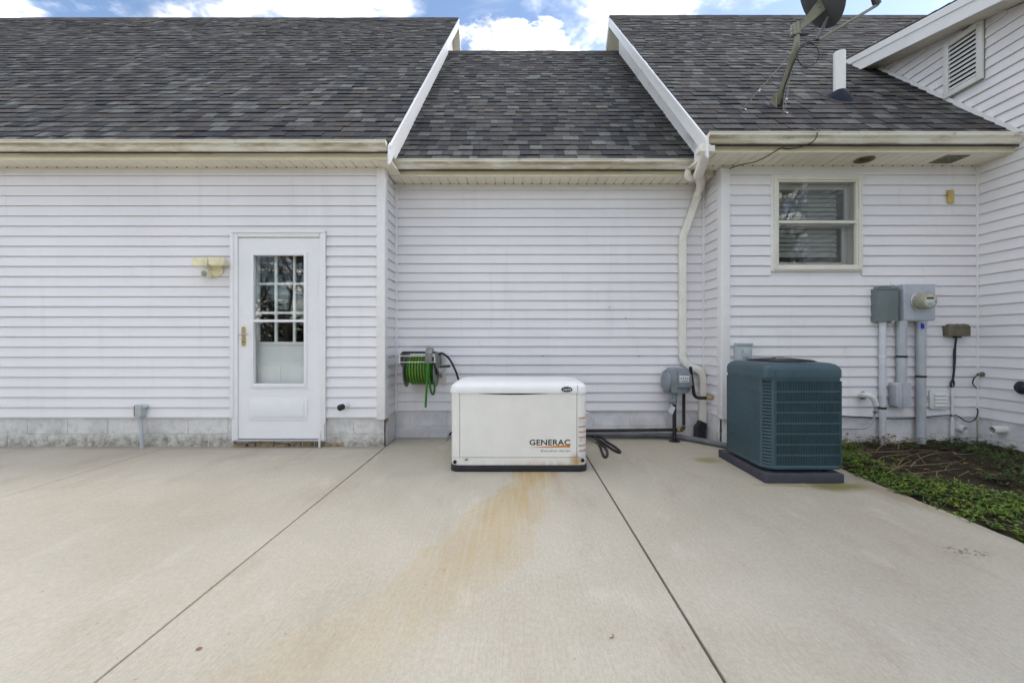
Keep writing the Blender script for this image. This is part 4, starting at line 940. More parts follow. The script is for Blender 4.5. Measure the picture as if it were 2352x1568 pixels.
for k in range(11):
    r = 0.05 + k * 0.0185; z = az1 + 0.122 + 0.016 * (1 - (r / rf) ** 2)
    g.tube([(acx + r * math.cos(6.2832 * i / 40), acy + r * math.sin(6.2832 * i / 40), z) for i in range(41)], 0.0022, 5, cap=False)
for k in range(8):
    a = 6.2832 * k / 8; g.tube([(acx + r * math.cos(a), acy + r * math.sin(a), az1 + 0.119 + 0.016 * (1 - (r / rf) ** 2)) for r in (0.04, 0.12, 0.2, rf + 0.004)], 0.003, 5)
tag(g.build('fan_guard', M['black_plastic'], ac, smooth=60), kind='stuff')
MB().lathe([(0.055, 0), (0.055, 0.008), (0.03, 0.014)], (acx, acy, az1 + 0.134), (0, 0, 1), 24).build('hub_cap', M['black_plastic'], ac, smooth=40)
MB().box(acx - 0.07, acx + 0.05, acy - 0.062, acy - 0.056, az1 + 0.138, az1 + 0.146).build('name_plate', M['steel'], ac)
for a in range(4):
    ang = a * 1.5708 + 0.3; g = MB()
    p0, p1 = Vector((acx + 0.03 * math.cos(ang), acy + 0.03 * math.sin(ang), az1 + 0.085)), Vector((acx + 0.21 * math.cos(ang), acy + 0.21 * math.sin(ang), az1 + 0.085)); s_ = Vector((-math.sin(ang), math.cos(ang), 0.25)) * 0.05
    g.add([p0 - s_ * 0.6, p0 + s_ * 0.6, p1 + s_, p1 - s_], [(0, 1, 2, 3)]); g.build('fan_blade', M['ac_dark'], ac)
for px, py in ((1781, 853), (1781, 858.5), (1823, 853), (1823, 858.5)):
    p = at(px, py, ay0 - 0.008); MB().lathe([(0.004, 0), (0.004, 0.004)], (p.x, ay0 - 0.004, p.z), (0, -1, 0), 10).build('screw', M['ink'], ac)

# ------------------------------------------------------------------ hose reel, hose and feeder hose
rc = Vector((-0.985, 4.50, 0.762))
reel = thing('hose_reel', 'wall-mounted steel hose reel with crank beside the white generator', 'hose reel', (rc.x, MID, rc.z - 0.2))
ra, rb, rd = rc.x - 0.165, rc.x + 0.145, 0.178
for x in (ra, rb):
    MB().lathe([(rd - 0.006, -0.004), (rd, -0.002), (rd, 0.002), (rd - 0.006, 0.005), (0.02, 0.001)], (x, rc.y, rc.z), (1, 0, 0), 40).build('flange', M['reel_grey'], reel, smooth=40)
MB().lathe([(0.085, 0), (0.085, rb - ra - 0.012)], (ra + 0.006, rc.y, rc.z), (1, 0, 0), 28).build('drum', M['reel_grey'], reel, smooth=40)
for x in (ra - 0.018, rb + 0.020):
    MB().prism([(MID - 0.018, rc.z - 0.10), (MID - 0.018, rc.z + 0.18), (rc.y - 0.15, rc.z + 0.19), (rc.y - 0.19, rc.z + 0.16), (rc.y - 0.19, rc.z + 0.08), (rc.y - 0.03, rc.z - 0.03), (rc.y + 0.02, rc.z - 0.05)], 'x', x - 0.003, x + 0.003).build('side_frame', M['reel_grey'], reel, bevel=0.002, seg=1)
MB().tube([(ra - 0.018, rc.y - 0.10, rc.z + 0.185), (rb + 0.02, rc.y - 0.10, rc.z + 0.185)], 0.012, 10).build('tie_bar', M['black_plastic'], reel, smooth=50)
gy = rc.y - 0.20; gzt, gzb = zat(817.5, gy), zat(831.5, gy)
for z in (gzt, gzb): MB().tube([(ra - 0.022, gy, z), (rb + 0.022, gy, z)], 0.0042, 8).build('guide_rod', M['reel_white'], reel, smooth=50)
for x in (ra - 0.022, rb + 0.022): MB().box(x - 0.005, x + 0.005, gy - 0.005, gy + 0.005, gzb - 0.006, gzt + 0.006).build('guide_end', M['reel_white'], reel)
gxx = xat(985, gy); MB().prism([(gy + 0.09, gzt + 0.075), (gy + 0.03, gzt + 0.085), (gy - 0.018, gzt + 0.03), (gy - 0.020, gzb - 0.012), (gy + 0.012, gzb - 0.012), (gy + 0.020, gzt + 0.02), (gy + 0.09, gzt + 0.055)], 'x', gxx - 0.034, gxx + 0.034).build('guide_block', M['reel_grey'], reel, bevel=0.004)
MB().box(rb + 0.03, rb + 0.075, MID - 0.030, MID - 0.017, rc.z - 0.17, rc.z + 0.12).build('wall_bracket', M['reel_white'], reel, bevel=0.003)
MB().lathe([(0.045, 0), (0.05, 0.01), (0.048, 0.035), (0.02, 0.045)], (rb + 0.022, rc.y - 0.02, rc.z + 0.005), (1, 0, 0), 24).build('gear_hub', M['steel'], reel, smooth=40)
MB().tube(smooth_path([(rb + 0.05, rc.y - 0.02, rc.z + 0.0), (rb + 0.06, rc.y - 0.10, rc.z + 0.03), (rb + 0.06, rc.y - 0.12, rc.z + 0.035)]), 0.008, 8).build('crank_arm', M['steel'], reel, smooth=50)
MB().tube([(rb + 0.055, rc.y - 0.12, rc.z + 0.04), (rb + 0.165, rc.y - 0.12, rc.z + 0.045)], 0.0125, 10).build('crank_handle', M['black_plastic'], reel, smooth=50)
hose = thing('garden_hose', 'green garden hose with yellow stripe wound on the reel, end hanging down', 'garden hose', (rc.x, rc.y, rc.z - 0.2))
pts, stp = [], []
turns = [(0.100, 12), (0.124, 11), (0.144, 8)]
for layer, (rad, nt_) in enumerate(turns):
    xa, xb = (ra + 0.018, rb - 0.018) if layer < 2 else (ra + 0.045, rb - 0.03)
    if layer % 2: xa, xb = xb, xa
    for i in range(nt_ * 20 + 1):
        t = i / (nt_ * 20); a = 6.2832 * i / 20
        pts.append((xa + (xb - xa) * t, rc.y + rad * math.cos(a), rc.z + rad * math.sin(a)))
MB().tube(pts, 0.0132, 8).build('wound_coil', M['hose'], hose, smooth=70)
for layer, rad in ((2, 0.1545),):
    q = [p for p in pts[-(8 * 20 + 1):-40]]
    s = [(x + 0.007, rc.y + rad * math.cos(6.2832 * i / 20), rc.z + rad * math.sin(6.2832 * i / 20)) for i, (x, _, _) in enumerate(q)]
    MB().tube(s, 0.0024, 6).build('stripe', M['hose_stripe'], hose, smooth=70)
tail = smooth_path([(gxx + 0.004, rc.y - 0.12, gzt + 0.02), (gxx + 0.002, gy + 0.01, (gzt + gzb) / 2 + 0.004), (gxx - 0.002, gy - 0.014, gzb - 0.02), at(981, 870, gy), at(979, 905, gy + 0.02), at(977.5, 938, gy + 0.03)])
MB().tube(tail, 0.0118, 10).build('free_end', M['hose'], hose, smooth=70)
MB().tube([tail[-1] + Vector((0, 0, 0.012)), tail[-1] - Vector((0, 0, 0.006))], 0.0135, 12).build('coupling', M['reel_white'], hose, smooth=50)
MB().tube(smooth_path([(rb - 0.055, rc.y - 0.14, rc.z + 0.02), (rb - 0.045, rc.y - 0.16, rc.z - 0.06), (rb - 0.03, rc.y - 0.15, rc.z - 0.19), (rb - 0.012, rc.y - 0.13, rc.z - 0.245), (rb + 0.004, rc.y - 0.12, rc.z - 0.19), (rb - 0.006, rc.y - 0.13, rc.z - 0.09)]), 0.0112, 10).build('slack_loop', M['hose'], hose, smooth=70)
fh = MB().tube(smooth_path([(rb + 0.03, rc.y + 0.03, rc.z + 0.16), at(1016, 811, 4.56), at(1032, 824, 4.60), at(1044, 846, 4.62), at(1052, 868, 4.63), at(1060, 900, 4.64), at(1062, 960, 4.64)]), 0.011, 10).build('feeder_hose', M['black'], smooth=70)
tag(fh, 'black feeder hose arching from the hose reel down behind the generator', 'hose')
sh_ = thing('hose_end', 'black hose end with silver coupling lying beside the left side of the generator', 'hose', gnd(1030, 1005))
MB().tube(smooth_path([at(1062, 960, 4.55), gnd(1048, 985, 0.10), gnd(1036, 994, 0.05), gnd(1030, 1000, 0.035)]), 0.011, 10).build('tube', M['black'], sh_, smooth=70)
q0, q1 = gnd(1030, 1000, 0.035), gnd(1026, 1008, 0.022); MB().tube([q0, q1], 0.013, 12).build('coupling', M['steel'], sh_, smooth=50)

# ------------------------------------------------------------------ gas meter and pipes
gm = thing('gas_meter', 'grey gas meter with white index plate on the recessed wall', 'gas meter', (xat(1556, 4.55), 4.55, 0.0))
my0, my1 = 4.46, 4.64; mx0, mx1 = xat(1538, 4.5), xat(1578, 4.5); mz0, mz1 = zat(903, 4.5), zat(845, 4.5)
MB().loft([[(x, y, z) for x, z in rrect(mx0, mx1, mz0, mz1, 0.05, 6)] for y in (my0, my1)]).build('body', M['meter_grey'], gm, bevel=0.008)
zc = (mz0 + mz1) / 2 - 0.01
for sx, x in ((-1, mx0 - 0.002), (1, mx1 + 0.002)):
    MB().lathe([(0.118, 0), (0.122, 0.006), (0.122, 0.018), (0.112, 0.026), (0.08, 0.042), (0.03, 0.05)], (x, 4.555, zc), (sx, 0, 0), 30).build('diaphragm_cover', M['meter_grey'], gm, smooth=35)
for sx, x in ((-1, mx0 - 0.026), (1, mx1 + 0.026)):
    for k in range(8):
        a = 6.2832 * k / 8 + 0.2; MB().lathe([(0.007, 0), (0.007, 0.012)], (x, 4.555 + 0.113 * math.cos(a), zc + 0.113 * math.sin(a)), (sx, 0, 0), 6).build('bolt', M['meter_grey'], gm)
MB().box(xat(1556, my0), xat(1584, my0) - 0.01, my0 - 0.03, my0 - 0.0005, zat(889, my0), zat(855, my0)).build('index_box', M['meter_grey'], gm, bevel=0.006)
MB().box(xat(1558, my0), xat(1580, my0), my0 - 0.034, my0 - 0.031, zat(877, my0), zat(862, my0)).build('index_plate', M['label'], gm, bevel=0.003)
ip = MB()
for i in range(4): ip.lathe([(0.008, 0), (0.008, 0.001)], (xat(1561.5 + i * 5, my0), my0 - 0.0342, zat(868, my0)), (0, -1, 0), 12)
ip.box(xat(1561, my0), xat(1577, my0), my0 - 0.0352, my0 - 0.0342, zat(874.5, my0), zat(873, my0)); ip.build('dials', M['grey_ink'], gm)
MB().box(xat(1551, my0), xat(1580, my0), my0 - 0.012, my0 - 0.0006, zat(889, my0), zat(884, my0)).build('name_strip', M['meter_body'], gm)
rx = xat(1549, 4.53)
MB().tube([(rx, 4.53, mz0 + 0.01), (rx, 4.53, zat(928, 4.53))], [0.032, 0.024], 14).build('regulator_neck', M['meter_grey'], gm, smooth=50)
MB().lathe([(0.02, -0.04), (0.03, -0.03), (0.03, 0.03), (0.02, 0.04)], (rx - 0.02, 4.53, zat(920, 4.53)), (1, 0, 0), 16).build('shutoff_valve', M['meter_grey'], gm, smooth=40)
MB().tube([(rx, 4.53, zat(926, 4.53)), (rx, 4.53, 0.0)], 0.0205, 12).build('riser', M['iron'], gm, smooth=50)
MB().lathe([(0.062, 0), (0.055, 0.006), (0.02, 0.008)], (rx, 4.53, 0.0005), (0, 0, 1), 20).build('floor_collar', M['black_plastic'], gm, smooth=40)
tg = MB().prism([(rx - 0.075, zat(945, 4.5)), (rx - 0.03, zat(950, 4.5) - 0.01), (rx + 0.002, zat(936, 4.5)), (rx - 0.04, zat(930, 4.5))], 'y', 4.503, 4.505).build('paper_tag', M['label'], gm)
sx_ = xat(1570.5, 4.58)
MB().tube([(sx_, 4.58, mz0 + 0.02), (sx_, 4.58, zat(976, 4.58))], 0.0165, 12).build('outlet_pipe', M['iron'], gm, smooth=50)
gp = thing('gas_pipe', 'dark iron gas pipe running along the foundation to the generator', 'pipe', (0.8, 4.58, 0))
zp = zat(986.5, 4.58)
MB().tube(arc((sx_ - 0.035, 4.58, zp + 0.035), (1, 0, 0), (0, 0, 1), 0.035, 0, -90, 8), 0.022, 12).build('elbow', M['rusty'], gp, smooth=50)
MB().lathe([(0.024, 0), (0.024, 0.03)], (sx_ - 0.075, 4.58, zp), (1, 0, 0), 14).build('coupling', M['brass'], gp, smooth=40)
MB().tube([(sx_ - 0.04, 4.58, zp), (0.50, 4.58, zp - 0.012)], 0.0165, 12).build('pipe_run', M['iron'], gp, smooth=50)
hp_ = thing('house_gas_line', 'iron pipe bending from the gas meter into the side wall past the downspout', 'pipe', (xat(1593, 4.55), 4.55, 0.5))
q = [at(1586, 842, 4.56), at(1588, 862, 4.56), at(1592.5, 895, 4.56), at(1595, 907, 4.56)]
MB().tube(smooth_path([*q, at(1602, 913, 4.55), at(1612, 913.5, 4.53), at(1628, 913.5, 4.50)], 5), 0.0175, 12)  .build('pipe_run', M['iron'], hp_, smooth=60)
MB().tube([at(1622, 913.5, 4.50), Vector((XR + 0.012, 4.50, zat(913.5, 4.5)))], 0.022, 12).build('wall_fitting', M['brass'], hp_, smooth=50)
# grey conduit lying at the foot of the wall
cd = smooth_path([Vector((0.45, 4.66, 0.045)), Vector((0.9, 4.67, 0.045)), Vector((1.5, 4.67, 0.04)), Vector((1.75, 4.60, 0.035)), Vector((2.05, 4.27, 0.03)), Vector((2.2, 4.05, 0.03))], 8)
tag(MB().tube(cd, 0.028, 12).build('floor_conduit', M['pvc_dark'], smooth=60), 'dark grey conduit lying along the base of the recessed wall', 'conduit')
# black cable loop on the concrete
cb_ = [Vector((0.55, 4.35, 0.10)), gnd(1365, 1003, 0.05), gnd(1378, 1025, 0.012), gnd(1386, 1045, 0.012), gnd(1391, 1049, 0.012), gnd(1395, 1043, 0.012), gnd(1392, 1030, 0.012), gnd(1376, 1015, 0.03), gnd(1362, 1000, 0.06), gnd(1385, 1016, 0.02), gnd(1405, 1030, 0.012), gnd(1420, 1038, 0.012), gnd(1424, 1036, 0.012), gnd(1414, 1027, 0.012), gnd(1395, 1015, 0.012), gnd(1375, 1003, 0.03), Vector((0.57, 4.42, 0.09))]
tag(MB().tube(smooth_path(cb_, 8), 0.0115, 10).build('power_cable', M['black'], smooth=70), 'black cable looped on the concrete beside the right side of the generator', 'cable')

# ------------------------------------------------------------------ things on the left wall
sl = thing('security_light', 'yellowed twin security light with motion sensor beside the door', 'light', at(499, 620, W))
bc = at(499, 621, W - 0.018)
MB().lathe([(0.066, 0), (0.066, 0.016), (0.058, 0.024), (0.0, 0.027)], (bc.x, W - 0.017, bc.z), (0, -1, 0), 28).build('base', M['yellowed'], sl, smooth=40)
for pa_, pb_, tz in ((449, 483, 603), (486, 521, 601.5)):
    cxm = xat((pa_ + pb_) / 2, W - 0.09); cz = zat(tz, W - 0.09); wdt = (xat(pb_, W - .09) - xat(pa_, W - .09)) / 2
    rings = []
    for k, (y, sx_2, sz_2) in enumerate(((W - 0.045, 0.55, 0.55), (W - 0.06, 0.85, 0.85), (W - 0.10, 1.0, 1.0), (W - 0.135, 1.0, 0.98))):
        rings.append([(cxm + a_, y, cz + b_) for a_, b_ in rrect(-wdt * sx_2, wdt * sx_2, -0.041 * sz_2, 0.041 * sz_2, 0.018, 5)])
    hd = MB().loft(rings).build('lamp_head', M['yellowed'], sl, bevel=0.003)
    MB().prism(rrect(cxm - wdt * 0.86, cxm + wdt * 0.86, cz - 0.031, cz + 0.031, 0.012, 5), 'y', W - 0.1365, W - 0.1352).build('lens', M['yellowed'], hd)
    MB().tube([(bc.x, W - 0.03, bc.z + 0.02), (cxm, W - 0.06, cz - 0.02)], 0.011, 10).build('arm', M['yellowed'], sl, smooth=50)
se = at(472, 627, W - 0.08)
ss = MB().loft([[(se.x + a_, y, se.z + b_) for a_, b_ in rrect(-0.038, 0.038, -0.034, 0.034, 0.014, 5)] for y in (W - 0.03, W - 0.10)]).build('motion_sensor', M['yellowed'], sl, bevel=0.003)
MB().lathe([(0.026, 0), (0.026, 0.008), (0.018, 0.016)], (se.x + 0.004, W - 0.10, se.z - 0.008), (0, -1, 0), 20).build('lens', M['lens'], ss, smooth=40)
MB().tube([(bc.x - 0.02, W - 0.03, bc.z - 0.01), (se.x + 0.02, W - 0.05, se.z)], 0.012, 10).build('arm', M['yellowed'], sl, smooth=50)

lb = thing('conduit_outlet', 'rusted conduit outlet with grey pipe on the left wall near the ground', 'conduit', gnd(326, 1028))
MB().loft([[(x, y, z) for x, z in rrect(xat(314, W - .06), xat(328, W - .06), zat(955, W), zat(927.5, W), 0.012, 4)] for y in (W - 0.085, W - 0.018)]).build('housing', M['pale_box'], lb, bevel=0.004)
MB().loft([[(x, y, z) for y, z in rrect(W - 0.082, W - 0.022, zat(954, W), zat(928, W), 0.012, 4)] for x in (xat(314, W - .06) - 0.012, xat(314, W - .06) - 0.0005)]).build('cover', M['rusty'], lb, bevel=0.002, seg=1)
MB().tube([(xat(328, W - .05), W - 0.05, zat(933, W)), (xat(334, W - .05), W - 0.02, zat(931, W))], 0.018, 12).build('spout', M['galv'], lb, smooth=50)
MB().tube([at(321.5, 955, W - 0.05), at(326.5, 1031, W - 0.05)], 0.0165, 12).build('pipe', M['pvc_grey'], lb, smooth=60)
vs2 = thing('exhaust_stub', 'short white pipe stub with black opening low on the wall beside the door', 'pipe', at(793, 930, W))
e0 = at(796, 930, W - 0.017)
MB().lathe([(0.034, 0), (0.034, 0.012), (0.026, 0.016), (0.026, 0.06)], e0, (-0.35, -1, -0.15), 22).build('pipe', M['pvc_white'], vs2, smooth=40)
MB().lathe([(0.027, 0.05), (0.030, 0.058), (0.030, 0.10), (0.020, 0.112), (0.004, 0.115)], e0, (-0.35, -1, -0.15), 22).build('rubber_cap', M['black'], vs2, smooth=40)

# ------------------------------------------------------------------ things on the right wall
db = thing('disconnect_box', 'dark green-grey electrical disconnect box left of the electric meter', 'electrical box', (3.67, W, 1.25))
MB().box(3.566, 3.764, 4.198, W - 0.008, 1.255, 1.585).build('body', M['green_box'], db, bevel=0.006)
MB().box(3.560, 3.768, 4.192, 4.235, 1.568, 1.592).build('hood', M['green_box'], db, bevel=0.004)
MB().box(3.60, 3.73, 4.23, W - 0.008, 1.592, 1.606).build('hub', M['green_box'], db, bevel=0.003)
MB().box(3.70, 3.722, 4.196, 4.2, 1.245, 1.262).build('hasp', M['steel'], db)
em = thing('electric_meter', 'grey metal box carrying a round glass electric meter with digital display', 'electric meter', (3.96, W, 1.26))
MB().box(3.807, 4.110, 4.19, W - 0.008, 1.262, 1.622).build('body', M['galv'], em, bevel=0.004)
MB().box(3.803, 4.114, 4.184, 4.1895, 1.275, 1.618).build('cover', M['galv'], em, bevel=0.002, seg=1)
mc = Vector((3.957, 4.184, zat(692, 4.184)))
MB().lathe([(0.094, 0), (0.094, 0.010), (0.086, 0.014)], mc, (0, -1, 0), 36).build('ring', M['steel'], em, smooth=40)
mb_ = MB().lathe([(0.083, 0.014), (0.084, 0.05), (0.082, 0.085), (0.074, 0.104), (0.060, 0.110), (0.0, 0.111)], mc, (0, -1, 0), 36).build('meter', M['meter_body'], em, smooth=35)
MB().lathe([(0.058, 0.1112), (0.058, 0.1125)], mc, (0, -1, 0), 32).build('face', M['meter_face'], mb_)
fy = mc.y - 0.1135
MB().box(mc.x - 0.038, mc.x + 0.03, fy - 0.0008, fy, mc.z + 0.012, mc.z + 0.03).build('display', M['lcd'], mb_)
MB().box(mc.x - 0.04, mc.x + 0.04, fy - 0.0006, fy, mc.z - 0.014, mc.z + 0.004).build('name_plate', M['label'], mb_)
MB().box(mc.x - 0.025, mc.x + 0.018, fy - 0.0006, fy, mc.z - 0.046, mc.z - 0.03).build('sticker', M['light_blue'], mb_)
MB().lathe([(0.012, 0), (0.012, 0.008)], (mc.x + 0.045, mc.y - 0.105, mc.z - 0.01), (0, -1, 0), 14).build('port', M['meter_grey'], mb_, smooth=40)
def conduit(px, r, z1, z0, label, mat, straps=(), top=None):
    Yc = W - 0.02 - r; x = xat(px, Yc); t = thing('conduit', label, 'conduit', (x, Yc, 0), 'conduits below the electric meter')
    MB().tube([(x, Yc, z0), (x, Yc, z1)], r, 18).build('pipe', mat, t, smooth=60)
    MB().tube([(x, Yc, z1 - 0.03), (x, Yc, z1)], r * 1.14, 18).build('hub_collar', mat, t, smooth=50)
    for z, m in straps:
        MB().tube([(x, Yc, z - 0.01), (x, Yc, z + 0.01)], r * 1.1, 18).build('strap', m, t, smooth=50)
        MB().box(x + r * 0.9, x + r + 0.028, W - 0.03, W - 0.017, z - 0.01, z + 0.01).build('strap_foot', m, t)
    return t, x, Yc
conduit(2027, 0.029, 1.2545, 0.0, 'white conduit under the green-grey disconnect box running to the soil', M['pvc_pale'], ((zat(818, W), M['pvc_white']), (zat(935, W), M['iron'])))
t2, cx2, cy2 = conduit(2071, 0.041, 1.2615, zat(882, W), 'short grey conduit ending in an elbow fitting under the meter box', M['pvc_grey'], ((zat(818, W), M['iron']),))
MB().loft([[(x, y, z) for x, z in rrect(xat(2056, 4.2), xat(2091, 4.2), zat(934, 4.24), zat(878, 4.24), 0.03, 5)] for y in (W - 0.11, W - 0.018)]).build('outlet_body', M['pvc_grey'], t2, bevel=0.006)
MB().prism(rrect(xat(2073, 4.19), xat(2092, 4.19), zat(935, 4.19), zat(878, 4.19), 0.012, 5), 'y', W - 0.119, W - 0.1102).build('cover', M['pvc_grey'], t2, bevel=0.002, seg=1)
MB().tube([(xat(2057, 4.24), 4.24, zat(920, 4.24)), (xat(2051, 4.27), 4.28, zat(919, 4.24))], 0.03, 14).build('wall_spout', M['pvc_grey'], t2, smooth=50)
t3, cx3, cy3 = conduit(2115.5, 0.039, 1.2615, 0.0, 'thick grey conduit with small blue sticker under the electric meter', M['pvc_grey'], ((zat(863, W), M['iron']),))
MB().box(cx3 - 0.036, cx3 - 0.006, cy3 - 0.042, cy3 - 0.034, zat(755, W), zat(743, W)).build('sticker', M['blue'], t3)
pb2 = thing('disconnect_switch', 'pale green-grey switch box on the wall behind the air conditioner', 'electrical box', (2.28, W, 0.85))
MB().box(2.185, 2.335, 4.215, W - 0.008, 0.80, 1.03).build('body', M['pale_box'], pb2, bevel=0.006)
MB().box(2.178, 2.342, 4.205, 4.26, 1.022, 1.045).build('hood', M['pale_box'], pb2, bevel=0.004)
MB().prism(rrect(2.235, 2.305, 0.905, 0.985, 0.01, 4), 'y', 4.195, 4.2145).build('pull_out', M['galv'], pb2, bevel=0.003)
jb = thing('junction_box', 'weathered brown plastic junction box near the inside corner', 'junction box', (4.39, W, 1.1))
MB().box(4.285, 4.505, 4.222, W - 0.008, 1.112, 1.215).build('body', M['brown_box'], jb, bevel=0.01)
for i in range(3): MB().lathe([(0.03, -0.03), (0.034, 0), (0.03, 0.03)], (4.33 + i * 0.065, 4.25, 1.203), (1, 0, 0), 16).build('lug', M['brown_box'], jb, smooth=50)
MB().box(4.38, 4.43, 4.24, 4.28, 1.095, 1.1115).build('gland', M['black_plastic'], jb)
dc = thing('drop_cable', 'black drop cable looped below the brown junction box into thin white conduit', 'cable', (xat(2190, 4.26), 4.26, 0))
MB().tube(smooth_path([at(2197, 773, 4.25), at(2194, 796, 4.265), at(2193, 830, 4.265), at(2190, 862, 4.265), at(2188, 872, 4.265), at(2184, 880, 4.262), at(2185, 887, 4.262), at(2189, 887, 4.262), at(2191, 880, 4.262), at(2189, 870, 4.265), at(2191, 850, 4.262), at(2192, 800, 4.268)]), 0.0085, 8).build('cable', M['black'], dc, smooth=70)
MB().tube([at(2188, 884, 4.268), at(2187, 1024, 4.268)], 0.0125, 12).build('conduit', M['pvc_white'], dc, smooth=60)
for py in (955,): MB().tube([at(2187.6, py - 1, 4.268), at(2187.6, py + 1, 4.268)], 0.0138, 12).build('tie', M['black'], dc)
dv = thing('wall_vent', 'square white louvred dryer vent low on the right wall', 'vent', at(2158, 940, W))
vx0, vx1, vz0, vz1 = xat(2137, 4.26), xat(2180.5, 4.26), zat(940, 4.26), zat(894, 4.26); cc = 0.02
octa = [(vx0 + cc, vz0), (vx1 - cc, vz0), (vx1, vz0 + cc), (vx1, vz1 - cc), (vx1 - cc, vz1), (vx0 + cc, vz1), (vx0, vz1 - cc), (vx0, vz0 + cc)]
MB().prism(octa, 'y', W - 0.036, W - 0.014).build('plate', M['pvc_white'], dv, bevel=0.006)
for i in range(4):
    z = vz0 + 0.032 + i * (vz1 - vz0 - 0.06) / 4; s = (vz1 - vz0 - 0.06) / 4
    MB().prism([(W - 0.050, z), (W - 0.050, z + 0.004), (W - 0.038, z + s - 0.002), (W - 0.0365, z + s - 0.002), (W - 0.0365, z)], 'x', vx0 + 0.04, vx1 - 0.03).build('louvre_slat', M['pvc_white'], dv)
pe_ = thing('condensate_elbow', 'white plastic elbow pipe with thin grey drain hose beside the air conditioner', 'pipe', at(1985, 907, W))
MB().tube(smooth_path([Vector((xat(1977, W), W + 0.02, zat(907, W))), at(1984, 907, 4.21), at(1996, 908, 4.17), at(2006, 915, 4.16), at(2010, 925, 4.16), at(2012, 931, 4.16)]), 0.0265, 16).build('elbow', M['pvc_white'], pe_, smooth=60)
MB().tube([at(1987, 907, 4.20), at(1990, 907, 4.19)], 0.0295, 16).build('socket', M['pvc_white'], pe_, smooth=50)
MB().lathe([(0.04, 0), (0.038, 0.01), (0.03, 0.012)], (xat(1979, W), W - 0.017, zat(907, W)), (0, -1, 0), 20).build('sealant', M['brown_box'], pe_, smooth=50)
MB().tube(smooth_path([at(2010, 928, 4.17), at(2009, 950, 4.2), at(2005, 966, 4.22), at(1992, 979, 4.24), at(1975, 983, 4.25), at(1940, 983, 4.26), at(1900, 983, 4.26)]), 0.0105, 10).build('drain_hose', M['pvc_grey'], pe_, smooth=70)
MB().tube([at(2010, 945, 4.195), at(2010, 947, 4.195)], 0.02, 12).build('clip', M['black'], pe_)
tag(MB().tube(smooth_path([at(1930, 955, 4.27), at(1990, 958, 4.27), at(2050, 961, 4.27), at(2100, 960, 4.27), at(2150, 955, 4.27), at(2190, 953, 4.262), at(2202, 956, 4.262), at(2216, 966, 4.262), at(2230, 968, 4.262), at(2242, 960, 4.25), at(2246, 945, 4.25), at(2244, 937, 4.26)]), 0.0055, 8).build('wall_cable', M['black'], smooth=70), 'thin black cable strung along the bottom of the right wall siding', 'cable')
w_ = thing('hose_bib', 'small outdoor tap with cable on the wing wall near the inside corner', 'tap', (WING, xat(1, 4.2), 0.73))
w_.location = (WING - 0.02, 4.2, 0.73); tz = zat(859, 4.25)
MB().lathe([(0.024, 0), (0.024, 0.012), (0.012, 0.016), (0.012, 0.05)], (WING - 0.017, 4.235, tz), (-1, 0, 0), 16).build('body', M['brown_box'], w_, smooth=40)
MB().tube(smooth_path([(WING - 0.05, 4.235, tz), (WING - 0.09, 4.24, tz - 0.03), (WING - 0.10, 4.25, tz - 0.09), (WING - 0.05, 4.262, tz - 0.14)]), 0.0055, 8).build('cable', M['black'], w_, smooth=70)
s1 = at(2202, 982, W); st1 = thing('drain_stub', 'short white drain stub on the painted foundation near the inside corner', 'pipe', s1)
MB().lathe([(0.033, -0.02), (0.033, 0.06), (0.027, 0.06), (0.027, 0.03)], (s1.x, W - 0.0, s1.z), (0.1, -1, -0.1), 20).build('pipe', M['pvc_white'], st1, smooth=40)
MB().lathe([(0.026, 0.028), (0.026, 0.03)], (s1.x, W, s1.z), (0.1, -1, -0.1), 20).build('cap', M['pvc_white'], st1)
s2z = zat(986, 4.05); st2 = thing('drain_stub', 'white open pipe jutting from the foundation of the wing', 'pipe', (WING, 4.05, s2z))
MB().lathe([(0.036, -0.03), (0.036, 0.13), (0.030, 0.13), (0.030, 0.0)], (WING, 4.06, s2z), (-1, -0.05, -0.05), 22, cap=False).build('pipe', M['pvc_white'], st2, smooth=40)
MB().lathe([(0.0295, 0.02), (0.0295, 0.022)], (WING, 4.06, s2z), (-1, -0.05, -0.05), 22).build('plug', M['brown_box'], st2)
bcap = thing('wall_fitting', 'black round fitting on the wing wall at the right edge of the photo', 'fitting', (WING, 3.91, zat(890, 3.91)))
MB().lathe([(0.03, 0), (0.055, 0.01), (0.06, 0.03), (0.045, 0.05), (0.0, 0.055)], (WING - 0.017, 3.885, zat(890, 3.885)), (-1, 0, 0), 24).build('knob', M['black_plastic'], bcap, smooth=50)
yb = thing('temperature_sensor', 'small yellowed plastic sensor box high on the right wall', 'sensor', at(2185, 467, W))
sx0, sx1, sz0, sz1 = xat(2180, 4.26), xat(2192, 4.26), zat(466, 4.25), zat(435, 4.25)
MB().box(sx0, sx1, W - 0.042, W - 0.012, sz0, sz1).build('housing', M['yellow_box'], yb, bevel=0.006)
MB().box(sx0 - 0.010, sx0 + 0.004, W - 0.05, W - 0.016, sz1 - 0.045, sz1 - 0.004).build('clip', M['yellow_box'], yb, bevel=0.003)
sl2 = thing('soffit_light', 'round brown recessed light in the right eave above the window', 'light', (xat(1985, 4.13), 4.13, 2.82))
MB().lathe([(0.085, 0.0), (0.085, 0.006), (0.070, 0.012), (0.062, 0.002), (0.0, 0.0015)], (xat(1985, 4.135), 4.135, 2.8195), (0, 0, -1), 32).build('trim_ring', M['lamp_brown'], sl2, smooth=40)
MB().lathe([(0.05, 0), (0.045, 0.004), (0.0, 0.006)], (xat(1985, 4.135), 4.135, 2.8175), (0, 0, -1), 24).build('lens', M['rusty'], sl2, smooth=40)

